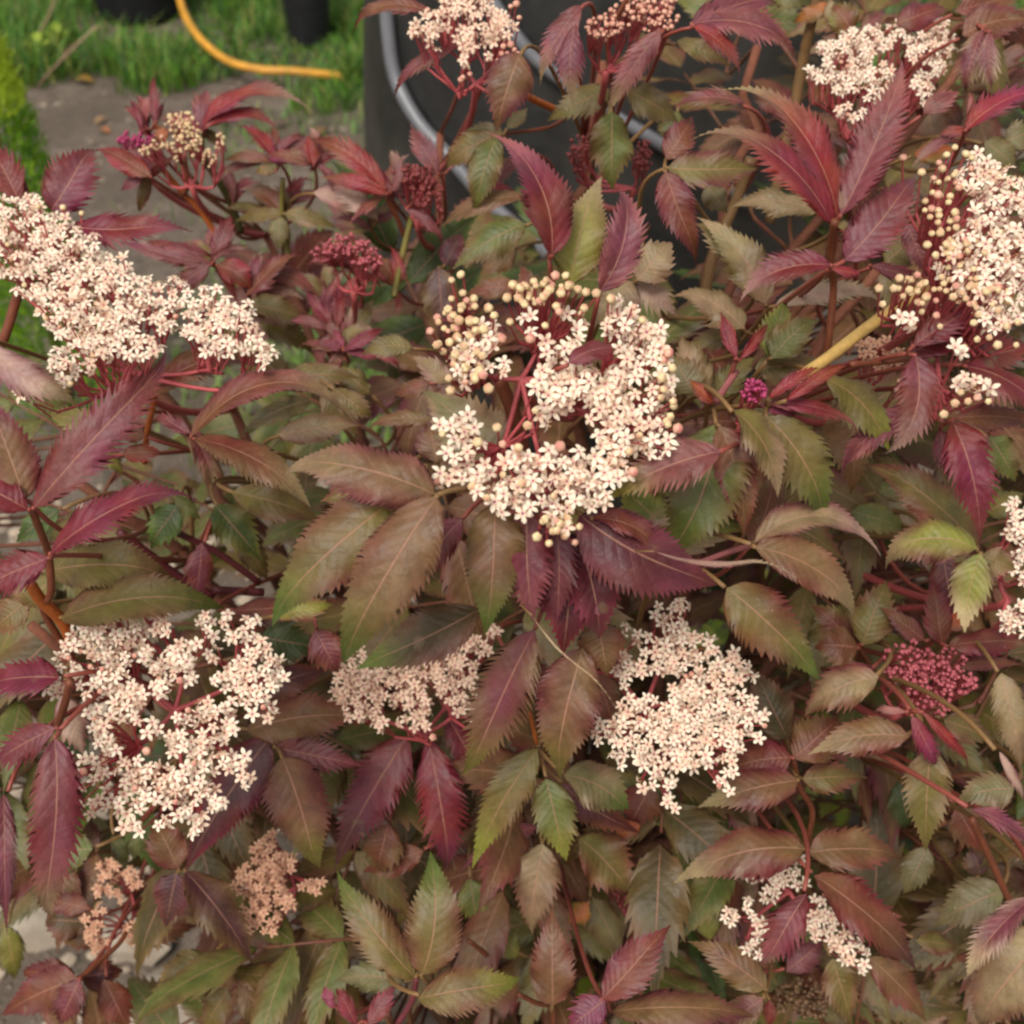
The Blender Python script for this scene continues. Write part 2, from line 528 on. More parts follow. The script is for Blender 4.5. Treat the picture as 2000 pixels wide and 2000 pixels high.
# tile bx by tx ty width depth centre edge tip bend roll fold
LEAVES = """
1 275 1135 500 745 330 .56 plum wine - 10 5 22
1 350 1215 1005 1165 265 .55 wine wine pink 45 25 22
1 110 1090 -60 760 230 .56 wine wine - 0 0 15
1 150 1090 90 900 60 .565 wine wine - 0 0 15
1 815 955 520 785 140 .70 rust red - 10 -20 20
1 790 950 650 1030 90 .70 plum plum - 10 0 20
1 800 950 760 850 90 .705 plum wine - 0 20 20
1 1085 700 1670 592 190 .73 red plum pale -150 28 28
1 1080 700 1110 470 140 .735 plum pink - 0 0 10
1 1090 705 1510 700 130 .725 red plum pink -90 25 25
1 830 665 812 395 75 .72 wine wine - 10 10 25
1 770 700 700 515 50 .72 wine wine - 0 0 25
1 790 690 660 550 36 .72 red wine - 0 0 25
1 845 655 885 540 34 .725 wine wine - 0 0 20
1 890 760 840 670 90 .72 orange rust - 0 0 10
1 1480 850 1290 665 130 .72 red wine - 20 -20 25
1 1490 850 1420 690 70 .722 plum pink - 0 0 25
1 1480 880 1215 865 75 .72 rust brown - 30 0 20
1 1560 860 1440 850 70 .715 mag mag - 0 0 20
1 1560 870 1670 880 70 .715 mag wine - 0 0 20
1 1690 890 1660 735 120 .70 red rust - 0 0 25
1 1480 930 1370 940 60 .72 olive tan - 20 0 20
2 290 1040 -150 735 165 .69 red red rust 60 10 22
2 290 1045 -60 955 110 .685 red red rust 20 10 20
2 240 1180 -50 960 170 .70 pale pale plum 20 -10 15
1 1140 1420 610 1275 120 .68 plum pink - -20 0 25
1 1140 1420 790 1290 120 .69 rust wine - 0 0 22
1 1150 1410 1245 1145 135 .68 plum wine - 0 0 20
1 1130 1430 920 1560 150 .675 plum rust - 0 0 15
1 1170 1430 1345 1560 150 .675 rust red - -30 0 20
1 1330 1590 1590 1345 150 .68 rust plum - -10 10 25
1 1330 1590 1400 1340 90 .685 plum wine - 0 0 25
1 1370 1480 1710 1600 130 .685 rust plum pink -60 20 25
1 1690 1035 1990 1140 150 .71 pale pink - -20 0 15
1 1530 1150 1270 1185 95 .74 olive olive - 10 0 18
1 1530 1150 1810 1225 110 .74 olive taupe - -10 0 18
1 1505 1165 1505 1340 110 .74 gg olive - 0 0 12
1 1500 1140 1350 1030 70 .76 olive rust - 0 0 12
1 1340 1640 1690 1730 190 .76 olive brown - -10 0 14
1 1400 1700 1700 1900 170 .78 olive gg - -10 0 14
1 1800 1765 1640 1560 95 .66 wine wine - 0 0 25
1 1815 1770 1845 1590 80 .66 wine wine - 0 0 25
1 1840 1880 1735 1835 60 .65 wine mag - 0 0 20
1 1850 1890 1800 1760 70 .65 mag wine - 0 0 20
2 60 1890 280 1760 85 .65 wine mag - 0 0 25
2 60 1890 350 1930 70 .65 mag wine - 0 0 20
5 200 105 370 190 75 .65 mag pink - -20 0 20
4 1850 80 1740 50 60 .65 wine mag - 0 0 20
2 -20 1930 40 1580 110 .67 red wine - 0 0 20
2 80 1930 210 1590 130 .72 olive gg - 0 0 12
2 530 70 85 140 125 .60 rust plum - 80 -25 25
2 730 225 295 525 130 .60 plum rust - 55 -25 25
2 1010 285 885 690 260 .57 brown plum - 10 0 14
2 1335 30 1105 425 185 .57 plum pink taupe 20 0 15
2 1310 130 1308 555 175 .56 plum plum taupe 30 0 12
2 1770 165 1475 630 165 .57 plum pink taupe 25 0 14
2 1490 485 1165 640 185 .63 olive olive - 10 0 10
2 1580 490 1855 655 200 .63 olive gg - -15 0 10
2 1505 600 1500 1010 240 .60 green olive - 0 0 10
2 900 725 585 900 170 .62 olive olive - 20 0 12
2 885 740 765 1140 180 .61 green olive - 15 0 12
2 920 720 715 705 95 .63 gg gg - 10 0 14
2 940 690 1045 585 95 .63 gg olive - 0 0 14
2 565 935 400 680 140 .69 plum pink - 10 0 14
2 620 920 700 760 70 .69 pink plum - 0 0 14
2 1180 1375 855 715 350 .43 wine plum pink 110 -22 24
2 1285 1530 1435 945 280 .45 lime olive taupe -20 0 -8
2 1440 1570 1560 955 280 .44 plum pink - 75 -18 25
2 1160 1370 1210 1180 70 .44 pink plum - 0 0 20
2 1045 1065 605 1210 140 .62 brown brown - 55 -15 20
2 1040 1205 665 1435 215 .60 green olive - 25 0 10
2 1000 850 765 1035 130 .66 plum brown - 0 0 14
2 990 1050 760 1020 80 .65 red pink - 30 0 14
2 990 1330 800 1460 150 .66 brown brown - 0 0 14
2 1000 1560 720 1580 130 .60 rust brown - 20 0 14
2 570 1440 600 1890 190 .70 dplum brown - 0 0 10
2 600 1430 700 1250 130 .70 dplum plum - 0 0 12
2 395 1130 610 1330 70 .68 plum plum - -30 0 20
2 1640 1510 1825 1285 240 .52 taupe taupe - 0 0 15
2 1620 1520 1420 1740 250 .53 taupe pale - 0 0 10
2 1640 1520 1860 1690 240 .53 pale taupe - 0 0 10
2 1060 1700 1010 1420 130 .50 rust brown - 20 0 20
2 1200 1900 1230 1640 150 .47 orange olive - 0 0 10
2 1860 600 1800 790 160 .70 green olive - 0 0 12
3 930 1195 335 385 320 .45 red plum taupe 130 -25 26
3 895 1205 160 655 290 .44 wine red taupe 120 -25 26
3 945 1160 1300 290 300 .43 plum wine pink 25 5 18
3 965 1405 1360 890 320 .43 plum wine plum 25 5 16
3 890 1430 395 1610 240 .42 wine plum pale 70 -22 26
3 900 1450 1050 1475 90 .425 red wine - 0 0 20
3 960 1240 950 1180 60 .43 olive olive - 0 0 20
3 140 120 640 -30 220 .56 plum plum - -20 10 18
3 150 130 730 300 280 .56 plum pink - -90 20 20
3 150 140 410 395 150 .55 red plum pink -40 15 22
3 60 220 345 355 120 .60 olive brown - -15 0 14
3 430 555 45 570 165 .56 plum brown - 40 -15 20
3 10 905 530 890 220 .55 olive plum - 15 0 12
3 0 925 195 1400 200 .54 rust plum - 15 0 14
3 0 860 160 620 170 .57 rust plum - 0 0 14
3 830 1135 360 1085 185 .53 taupe olive - 30 -10 14
3 430 1430 170 1190 200 .53 olive taupe - 20 0 14
3 540 1640 190 1190 230 .52 taupe olive taupe 60 -12 18
3 590 1650 1225 1585 200 .52 pale taupe - -50 15 18
3 420 1770 50 1560 230 .50 taupe olive - 40 -12 16
3 430 1780 100 1860 150 .52 olive brown - 0 0 16
3 560 1930 650 1610 200 .49 green lime - 0 0 10
3 570 1930 830 1705 200 .485 green olive - -20 0 12
3 380 1930 300 1685 100 .455 wine red - 0 0 28
3 400 1940 560 1735 85 .455 red wine - 0 0 28
3 1620 700 2060 480 230 .48 red plum - -50 20 20
3 1640 690 1325 900 90 .49 plum plum pale 30 0 20
3 1630 690 1640 470 46 .485 pink red - 10 0 20
3 1390 610 1590 490 140 .55 plum pink - -10 0 16
3 1100 640 1060 460 120 .62 plum brown - 0 0 16
3 1600 190 2000 110 210 .58 rust plum - -40 10 18
3 1710 160 1600 510 190 .56 plum taupe - 10 0 14
3 1745 170 1760 480 130 .55 plum pale - 10 0 14
3 1240 130 1530 20 170 .62 rust plum - 0 0 16
3 1010 170 900 10 170 .64 rust olive - 0 0 16
3 1060 170 1200 40 140 .64 plum brown - 0 0 16
3 900 20 680 115 100 .66 orange brown - 0 0 16
3 890 0 900 170 90 .66 taupe brown - 0 0 16
3 1560 60 1932 -40 160 .6 rust brown - 0 0 16
3 1750 90 1960 250 130 .59 rust rust - -20 0 16
3 220 1000 330 1140 150 .58 gg gg - 0 0 14
3 1720 760 1900 900 170 .60 gg olive - 0 0 14
3 1830 760 1990 700 170 .60 gg gg - 0 0 14
3 1340 830 1560 800 140 .58 orange olive - 0 0 14
3 1300 1200 1420 1500 150 .52 plum plum - 0 0 14
3 1100 1430 1380 1500 120 .52 plum wine - 0 0 14
3 1180 1420 1400 1230 190 .54 olive gg - 0 0 14
3 1340 1860 1690 1650 210 .44 plum wine - -10 0 14
3 1640 700 1480 720 90 .49 red plum - 0 0 20
4 180 945 1000 85 340 .42 plum wine plum -25 5 16
4 270 1190 1060 815 310 .42 wine wine plum -70 14 18
4 135 900 -70 330 290 .43 brown wine plum 0 0 15
4 150 955 -260 780 270 .425 wine wine - 20 0 15
4 260 1215 -220 1430 270 .42 wine wine - 10 0 15
4 800 340 1440 185 230 .54 rust brown - -110 22 24
4 1030 560 1930 435 215 .50 rust plum taupe -230 28 26
4 1045 570 1660 925 250 .50 rust brown taupe -70 20 22
4 1030 545 830 430 110 .505 plum plum - 0 0 20
4 1000 520 1140 835 190 .51 plum brown taupe -40 10 20
4 -80 60 455 340 220 .48 pale plum taupe 60 -10 16
4 780 560 620 500 120 .55 rust plum - 0 0 18
4 660 650 870 640 120 .56 rust red - 0 0 18
4 230 1290 950 1310 300 .48 olive olive brown -50 10 14
4 330 1540 1240 1490 300 .47 olive brown green -90 12 14
4 560 500 250 430 150 .56 olive lime - 0 0 16
4 960 930 790 1165 190 .62 dgreen green - 0 0 10
4 1160 930 1400 1210 230 .62 dgreen olive - 0 0 10
4 940 880 1080 1000 90 .6 green green - 0 0 10
4 1250 860 1730 1010 220 .57 olive brown - -20 0 12
4 1090 1130 1060 1440 180 .60 plum rust - 0 0 12
4 1300 1090 1440 1330 140 .66 olive dgreen - 0 0 12
4 150 1440 -60 1610 190 .52 olive tan - 0 0 12
4 1480 1530 1810 1450 130 .50 lime rust - 0 10 14
4 1250 1500 1700 1470 180 .54 rust dplum - 0 10 14
4 1400 1640 1750 1700 220 .60 dgreen dolive - 0 0 14
4 1700 1600 1830 1850 230 .52 plum rust - 0 0 14
4 540 590 660 760 110 .6 lime green - 0 0 14
4 320 950 70 1120 160 .52 dgreen green - 0 0 14
4 200 1480 60 1320 110 .5 olive tan - 0 0 14
4 320 1860 -120 1900 290 .46 wine wine - 20 0 15
4 1500 550 1932 470 170 .56 taupe brown - 0 0 14
4 1500 250 1932 240 170 .6 olive taupe - -20 0 14
4 1740 300 1932 560 150 .6 olive taupe - 0 0 14
5 545 870 -330 695 340 .40 brown plum taupe 60 -8 14
5 560 885 15 1840 390 .39 brown brown green 30 0 12
5 330 905 -365 1560 400 .41 olive brown green 40 0 12
5 875 920 830 1625 320 .43 brown olive green -10 0 12
5 790 1490 130 1790 290 .45 dolive brown green -20 0 10
5 1050 940 1085 1570 350 .432 plum wine pink 20 5 20
5 1200 1000 1200 1560 260 .437 plum dwine - -20 -10 20
5 1260 1080 1230 1720 420 .45 dwine wine - -30 0 15
5 1310 1080 1450 1660 320 .446 dwine wine plum -20 10 20
5 1330 980 2090 1330 440 .43 dwine plum plum 60 -15 14
5 2090 640 1470 905 340 .42 plum pink lime 40 -10 16
5 1400 1000 1770 1190 170 .428 rust plum - -60 10 20
5 1090 1600 720 2420 380 .47 plum brown olive 15 0 12
5 1350 1700 1200 2390 350 .475 brown plum olive 20 0 12
5 1430 1560 1480 1850 260 .47 brown rust - 0 0 12
5 880 700 500 310 380 .50 gg taupe - 20 0 10
5 700 1000 395 1400 220 .47 plum wine - 20 0 12
5 560 700 520 480 200 .52 brown dplum - 0 0 12
5 540 470 190 490 110 .56 brown rust - 20 0 14
5 640 270 440 120 130 .54 taupe pale - 0 0 14
5 430 80 150 100 140 .60 olive gg - 20 0 12
5 520 270 330 330 110 .58 rust brown - 0 0 14
5 0 300 215 455 150 .57 olive taupe - 0 0 14
5 200 330 40 180 150 .62 olive green - 0 0 14
5 60 1250 -30 1150 170 .52 wine mag - 0 0 14
5 60 1180 -20 1390 150 .51 dwine wine - 0 0 14
5 1270 165 1560 85 180 .425 plum wine - -35 12 16
5 330 860 200 830 120 .46 lime olive - 0 0 14
5 150 850 -60 900 170 .47 olive rust - 0 0 14
6 275 490 -15 1215 440 .455 green brown green -70 5 12
6 290 500 420 1100 230 .445 brown rust - -40 0 14
6 370 420 600 870 250 .43 olive taupe taupe -60 14 22
6 540 450 860 1020 310 .44 olive green green -60 8 14
6 465 1145 600 700 220 .49 rust brown - 20 0 12
6 475 1140 790 800 220 .50 olive olive - -20 0 10
6 480 1130 1145 1195 230 .455 taupe plum pale -180 22 20
6 480 1155 1060 1535 250 .44 brown rust taupe -80 12 16
6 330 1375 830 1860 330 .445 olive rust green -20 5 10
6 555 355 845 165 95 .44 red wine - -10 0 25
6 650 365 1005 145 95 .44 red wine - -10 0 25
6 560 385 1095 550 130 .445 wine red pink -60 10 25
6 500 380 720 480 70 .45 mag wine - 0 0 25
6 260 380 130 250 90 .46 orange rust - 0 0 20
6 150 330 40 120 230 .47 gg olive - 0 0 12
6 240 340 60 10 220 .48 taupe olive - 0 0 12
6 250 350 480 110 160 .49 olive green - 0 0 12
6 480 190 880 160 200 .50 olive taupe - 0 0 12
6 860 245 1185 615 260 .47 olive gg lime -60 10 16
6 1345 120 1185 665 280 .43 plum wine pale -90 12 18
6 1340 400 915 745 200 .48 plum pink - 30 -10 14
6 1545 475 1690 1105 310 .44 wine wine plum -40 8 22
6 1480 520 1540 800 150 .47 plum wine - 0 0 14
6 1620 180 2060 470 330 .45 wine rust - -60 14 16
6 1640 150 2000 60 240 .455 wine plum - 0 0 16
6 1300 120 1660 -60 220 .45 plum wine - 0 0 16
6 1560 460 1990 480 160 .47 rust plum - -20 0 16
6 1680 1165 1145 1250 270 .46 lime plum taupe 100 -14 16
6 1685 1150 1095 690 260 .48 olive rust - 40 -5 14
6 1700 1190 1615 1605 220 .46 lime taupe cream 20 0 14
6 1705 1195 1890 1275 160 .465 olive taupe - 0 0 14
6 1490 1685 1445 1340 160 .55 rust wine - 0 0 14
6 1515 1690 1960 1675 160 .54 rust wine - -20 0 14
6 1400 1660 1165 1475 120 .55 rust plum - 0 0 14
6 1550 1790 1930 1790 90 .55 rust plum - -15 0 14
6 1500 1600 1650 1480 120 .56 orange rust - 0 0 14
6 1040 1700 800 1690 230 .56 rust brown - 10 0 12
6 1060 1680 1190 1330 240 .56 olive brown - 0 0 10
6 1040 1680 790 1460 220 .58 rust olive - 0 0 10
6 1130 1810 800 1940 170 .56 plum rust - 30 0 14
6 1010 330 1020 870 300 .56 brown olive - 0 0 8
6 1750 560 1900 800 200 .58 green olive - 0 0 12
6 1730 970 1932 850 170 .55 olive green - 0 0 12
6 1000 960 1300 1050 170 .62 green lime - 0 0 12
6 1150 860 1330 800 160 .62 green olive - 0 0 12
6 1490 1180 1560 1560 190 .56 dwine rust - 0 0 12
6 1720 1350 1932 1180 160 .58 rust brown - 0 0 12
7 300 335 -80 560 240 .45 plum wine - 15 0 14
7 295 390 165 1520 320 .44 plum wine taupe -60 8 18
7 20 690 30 1420 150 .46 plum dplum - 0 0 14
7 500 990 215 1060 230 .60 green olive - 20 0 8
7 330 160 450 480 190 .56 pale plum - 0 0 12
7 1445 400 1000 1090 320 .58 dplum wine - 20 0 10
7 1520 495 1705 1130 340 .53 brown dplum olive -20 0 10
7 1330 350 1960 280 280 .56 brown rust - -40 10 12
7 1480 440 1960 540 220 .555 plum dwine - 0 0 12
7 1330 140 1760 10 220 .60 dplum rust - 0 0 12
7 1000 1110 1360 1600 250 .62 dplum brown - -20 0 12
7 950 1120 890 1410 200 .63 dplum plum - 0 0 12
7 960 1100 830 820 200 .62 brown rust - 0 0 12
7 1900 1370 1560 1390 200 .68 rust dwine - 20 0 12
7 1850 1450 1270 1650 220 .68 olive rust - 20 0 12
7 1830 1460 1600 1920 250 .67 rust rust - 0 0 12
7 1130 1580 820 1830 230 .66 dolive olive - 30 0 8
7 420 1690 0 1890 230 .66 rust plum - 20 0 14
7 430 1695 300 1960 200 .65 plum dwine - 0 0 14
7 560 1690 690 1960 180 .67 rust rust - 0 0 14
7 410 1685 100 1640 170 .67 rust dwine - 0 0 14
7 440 1680 660 1640 180 .68 dwine rust - 0 0 14
7 480 1310 220 1250 140 .70 rust dwine - 0 0 12
7 480 1380 220 1370 210 .71 dolive brown - 0 0 12
7 560 1400 300 1480 190 .72 brown rust - 0 0 12
7 30 1400 90 1700 150 .72 lime green - 0 0 12
7 1250 1660 1660 1730 180 .65 olive brown - -15 0 12
7 1230 1740 1090 1970 190 .66 olive brown - 0 0 12
7 1290 1730 1500 1940 190 .66 brown olive - 0 0 12
7 700 1400 1050 1420 200 .72 rust brown - 0 0 12
7 820 1200 760 1420 170 .74 rust dolive - 0 0 12
7 1800 1850 1740 1730 80 .6 mag mag - 0 0 14
7 600 920 700 1060 90 .64 green dgreen - 0 0 14
7 740 900 720 1050 80 .64 green green - 0 0 14
8 515 390 640 1170 300 .60 wine wine plum -10 0 10
8 610 260 905 765 210 .61 wine plum - 0 0 12
8 400 385 -10 1100 340 .605 plum wine dplum 15 0 10
8 1105 450 765 1065 225 .53 olive olive lime 30 0 10
8 1150 610 1255 1055 235 .53 green green lime 0 0 10
8 1245 590 1595 805 270 .52 gg taupe green -50 8 12
8 1240 640 1660 890 200 .56 dwine rust - 30 0 12
8 1330 930 1610 1240 290 .61 olive rust - -20 0 10
8 1130 960 1050 1450 260 .59 taupe brown - 0 0 12
8 1105 870 690 1115 140 .60 plum dplum - 40 0 12
8 1185 1835 1180 1320 240 .56 brown rust - 0 0 12
8 445 1685 15 1130 250 .53 olive brown green -20 5 16
8 480 1665 505 1015 300 .52 olive brown green 60 -5 14
8 460 1795 1045 1705 250 .51 olive brown lime -10 0 10
8 380 1720 25 1705 170 .58 gg green - 40 0 12
8 1450 1800 1795 1400 240 .50 rust plum - 10 0 12
8 1470 1800 1260 1960 220 .50 plum wine - 0 0 12
8 1500 1865 2280 1880 240 .52 brown plum - -30 5 10
8 130 1940 20 1730 120 .56 mag plum - 0 0 12
8 190 1940 330 1720 130 .56 plum mag - 0 0 12
8 300 850 230 1130 230 .62 rust brown - 0 0 12
8 490 1000 170 1100 180 .63 rust rust - 0 0 12
8 960 760 700 960 150 .64 dolive olive - 0 0 12
8 1720 640 1600 860 230 .62 rust rust - 0 0 12
8 1660 860 1500 920 110 .62 orange rust - 0 0 12
8 740 1150 780 1420 170 .68 green lime - 0 0 12
8 1000 1560 880 1430 150 .68 lime green - 0 0 12
8 1380 1280 1270 1390 130 .66 orange olive - 0 0 12
8 1400 1250 1560 1560 180 .68 gg olive - 0 0 12
8 1020 0 1250 170 200 .56 plum rust - 0 0 12
8 1420 40 1520 330 180 .56 rust brown - 0 0 12
9 680 495 330 555 220 .54 rust wine - 15 0 10
9 690 500 945 275 260 .54 rust brown - 0 0 10
9 660 400 480 30 230 .58 dolive brown - 0 0 10
9 715 620 190 755 240 .53 brown wine taupe 20 0 10
9 735 610 1080 590 180 .55 olive rust - 0 0 10
9 1150 60 725 265 240 .50 taupe rust - 40 -8 14
9 1315 385 795 475 210 .48 brown rust taupe 50 -8 14
9 1330 270 1480 570 140 .47 mag wine - 0 0 18
9 1430 440 1405 990 250 .485 olive taupe olive 10 0 14
9 1385 250 1675 545 85 .465 red wine - 0 0 22
9 1300 250 1125 230 60 .47 pink pink - 0 0 20
9 1500 290 1770 395 170 .56 olive brown - 0 0 10
9 750 990 80 1165 290 .53 brown wine taupe 70 -5 10
9 770 1010 1300 1025 250 .54 brown rust - -30 5 10
9 800 1130 1375 1630 280 .52 rust wine dplum -30 0 10
9 760 1230 520 1655 240 .48 plum wine pink 10 0 10
9 900 1580 1010 1940 200 .57 olive brown - 0 0 10
9 1090 1570 1405 1905 200 .56 brown rust - -20 0 10
9 540 1745 140 1485 200 .55 brown olive - 20 0 10
9 650 1650 860 1480 190 .6 plum dplum - 0 0 10
9 530 1790 310 1950 190 .55 plum brown - 0 0 10
9 560 1800 560 1960 90 .56 wine rust - 0 0 10
9 1980 1250 1595 1720 210 .44 plum pale cream 40 -14 18
9 1650 775 2000 990 150 .43 plum pink - -30 12 20
9 1800 465 1960 760 70 .44 pale plum - 0 0 20
9 1825 1215 1455 1400 240 .56 gg gg - 20 0 10
9 2080 1420 1650 1980 380 .46 taupe brown - 20 0 10
9 1880 665 1570 725 220 .52 gg taupe - 20 0 10
9 1810 40 1940 580 190 .52 taupe olive - 0 0 14
9 1410 980 1285 1245 160 .60 gg green - 0 0 10
9 1570 760 1700 1000 200 .6 rust brown - 0 0 10
9 1350 1480 1590 1510 130 .6 olive rust - 0 0 10
9 1700 1130 1650 980 150 .64 dplum brown - 0 0 10
9 1200 460 1100 510 200 .66 dgreen olive - 0 0 10
9 1260 620 1320 900 180 .66 dgreen dolive - 0 0 10
9 240 1480 200 1230 150 .66 lime olive - 0 0 10
9 -20 1330 200 1220 150 .66 lime olive - 0 0 10
5 1740 1180 2470 1160 70 .415 pale pink cream 75 35 10
5 1075 1530 1540 1925 24 .425 cream cream cream 45 50 30
"""

HAND_STEMS = [   # tile, points (x, y), z, radius px (photo), colour
    (3, [(915, 1190), (895, 1300), (890, 1440), (905, 1550), (872, 1900), (850, 2050)], .43, 8, 'rust'),
    (3, [(700, 2050), (880, 1925), (1150, 1720), (1490, 1490)], .455, 12, 'cane'),
    (4, [(170, 950), (225, 1090), (262, 1200), (275, 1400), (230, 1480), (300, 1620), (420, 1800)], .43, 8, 'rust'),
    (4, [(150, 1330), (220, 1440), (330, 1550), (400, 1700)], .46, 12, 'orange'),
    (1, [(850, 880), (950, 1000), (1090, 1150), (1180, 1300)], .72, 6, 'orange'),
    (1, [(990, 850), (1010, 1000), (960, 1050), (800, 960)], .715, 5, 'rust'),
    (1, [(1090, 850), (1180, 980), (1245, 1100), (1300, 1250)], .73, 7, 'dolive'),
    (1, [(1040, 1000), (1150, 1060), (1230, 1095)], .73, 4, 'rust'),
    (1, [(1525, 960), (1520, 1150), (1560, 1400)], .73, 5, 'olive'),
    (1, [(-60, 2000), (30, 1800), (100, 1580), (150, 1480)], .53, 10, 'rust'),
    (2, [(330, 1600), (370, 1400), (430, 1140), (440, 1040)], .69, 6, 'olive'),
    (2, [(280, 1050), (340, 1160), (385, 1270)], .69, 5, 'rust'),
    (2, [(1600, -30), (1500, 150), (1480, 240), (1505, 490), (1510, 620)], .58, 5, 'rust'),
    (2, [(1030, 510), (1110, 550), (1200, 590)], .64, 7, 'orange'),
    (2, [(920, 720), (1150, 690), (1250, 640)], .63, 4, 'rust'),
    (3, [(830, -60), (780, 150), (740, 330), (690, 600), (620, 900), (560, 1200)], .66, 11, 'brown'),
    (3, [(460, 850), (380, 1080), (250, 1400), (200, 1700)], .62, 11, 'brown'),
    (4, [(640, 1070), (800, 1190), (960, 1310), (1150, 1420)], .62, 9, 'dwine'),
    (4, [(960, 1080), (1180, 1190), (1400, 1350)], .63, 7, 'dwine'),
    (4, [(1150, 1385), (1420, 1400)], .63, 8, 'dwine'),
    (4, [(850, 180), (825, 380), (790, 560), (780, 700)], .545, 6, 'orange'),
    (5, [(890, 240), (960, 400), (1010, 560), (1050, 750)], .50, 14, 'rust'),
    (6, [(160, 1250), (330, 1185), (480, 1140)], .46, 6, 'pink'),
    (6, [(270, 370), (380, 210)], .455, 7, 'pink'),
    (6, [(1000, 170), (1150, 160), (1340, 135)], .45, 6, 'rust'),
    (6, [(1040, 1690), (1090, 1770), (1140, 1860)], .57, 5, 'rust'),
    (7, [(380, 80), (345, 220), (310, 320)], .46, 8, 'rust'),
    (7, [(500, 990), (350, 1100), (220, 1190)], .605, 5, 'dwine'),
    (7, [(430, 1690), (540, 1590), (640, 1500), (700, 1400)], .66, 5, 'rust'),
    (8, [(450, 1680), (430, 1800), (350, 1932)], .535, 6, 'plum'),
    (8, [(1060, 250), (1100, 420)], .51, 4, 'orange'),
    (8, [(730, 1480), (830, 1560)], .62, 5, 'rust'),
    (8, [(1000, 1770), (1100, 1820), (1180, 1840), (1190, 1932)], .57, 5, 'rust'),
    (9, [(690, 500), (720, 650), (790, 780), (770, 940), (760, 1130)], .55, 6, 'rust'),
    (9, [(1650, 820), (1750, 1040), (1850, 1260), (1900, 1350)], .45, 7, 'rust'),
]

# ------------------------------------------------------------------ flower heads
# name, depth, flower px diameter, tint, hub (tile,x,y), lobes [(tile,x,y,r)], buds [(tile,x,y)], bud regions [(tile,x,y,rx,ry,n)], bud tint, bud px
HEADS = []


def P_(s, tile):
    return [(tile, *[float(q) for q in a.split(',')]) for a in s.split()]


HEADS.append(dict(z=.43, fpx=40, tint='cream', hub=(5, 1020, 60), tilt=18, bpx=24, btint='bcream',
    reg=[(2, 690, 1740, 130, 130, 18), (2, 1150, 1580, 180, 70, 20), (5, 740, 180, 90, 90, 12), (5, 1800, 300, 50, 200, 10), (5, 1200, 1040, 110, 60, 10)],
    lobes=P_('740,100,100 720,190,90 900,190,50 1150,60,40 1120,230,45 1100,290,40 1290,260,150 1220,330,110 1440,330,120 1540,300,110 1500,420,130 1640,330,120 1720,160,90 1700,60,110 1760,300,80 1560,540,140 1700,470,100 1750,600,75 1150,430,60 720,480,60 650,530,80 730,570,80 660,680,80 600,780,60 730,740,60 800,790,80 900,850,90 1000,690,70 1060,740,90 1050,880,100 960,920,70 1150,820,90 1180,700,70 1250,780,110 1330,680,60 1350,850,100 1450,740,100 1530,740,70 1440,900,50 1240,900,80 1250,1060,35 1170,960,40', 5)
        + P_('830,1800,70 820,1900,60 1070,1740,55 1170,1880,50 1240,1700,40 1560,1690,80 1640,1780,80 1720,1800,70 1600,1880,80 1500,1780,60 1330,1790,50 1290,1850,50 1760,1850,50', 2),
    buds=P_('690,1480 640,1510 700,1580 640,1610 760,1610 840,1660 690,1670 650,1700 740,1730 870,1700 600,1770 670,1770 525,1785 735,1810 670,1820 630,1845 560,1860 955,1735 910,1825 595,1895 660,1910 970,1535 940,1605 1000,1605 1035,1640 1060,1590 1095,1540 1150,1510 1200,1485 1255,1485 1170,1560 1135,1600 1230,1580 1270,1540 1365,1575 1420,1580 1205,1650 1220,1680 1340,1690 1355,1660 1500,1610 1625,1655 1065,1825 1145,1755 1670,1725 1810,1905', 2)
        + P_('1830,190 1835,370 1860,515 885,510 915,600 1000,620 780,590 840,300 765,250 625,245 635,310 1225,1030 1330,1045 1165,1135 1305,1130 1250,1095 1100,1100 1620,750 560,800 1815,100 1820,450 790,205 660,120 570,60 1600,640 1050,500 1090,420 1225,610 750,830 1020,810 830,890', 5)))
HEADS.append(dict(z=.51, fpx=32, tint='cream', hub=(1, 600, 1720), tilt=40, bpx=20, btint='bcream',
    lobes=P_('60,1160,110 10,1260,120 30,1370,130 -60,1200,100 150,1130,80 220,1230,110 330,1290,120 450,1330,90 200,1380,110 100,1430,90 400,1430,110 500,1390,70 130,1530,60 330,1550,110 230,1600,60 560,1470,100 640,1430,60 280,1650,80 430,1600,100 480,1680,90 650,1560,100 700,1660,80 790,1580,90 560,1760,100 380,1740,90 300,1720,60 680,1780,70 930,1590,90 890,1720,70 1060,1620,80 1170,1600,60 1050,1760,90 1200,1700,80 1310,1680,65 1330,1820,80 1190,1840,60 1420,1890,55 500,1850,80 620,1890,60 800,1870,60 420,1860,60', 1)
        + P_('340,150,70 380,220,55 540,100,70 700,90,60 500,190,40 1130,60,70 1230,90,50 1420,100,60 1430,180,35 120,340,40 290,210,30 470,50,60', 4),
    buds=P_('340,1120 440,1150 205,1115', 1)))
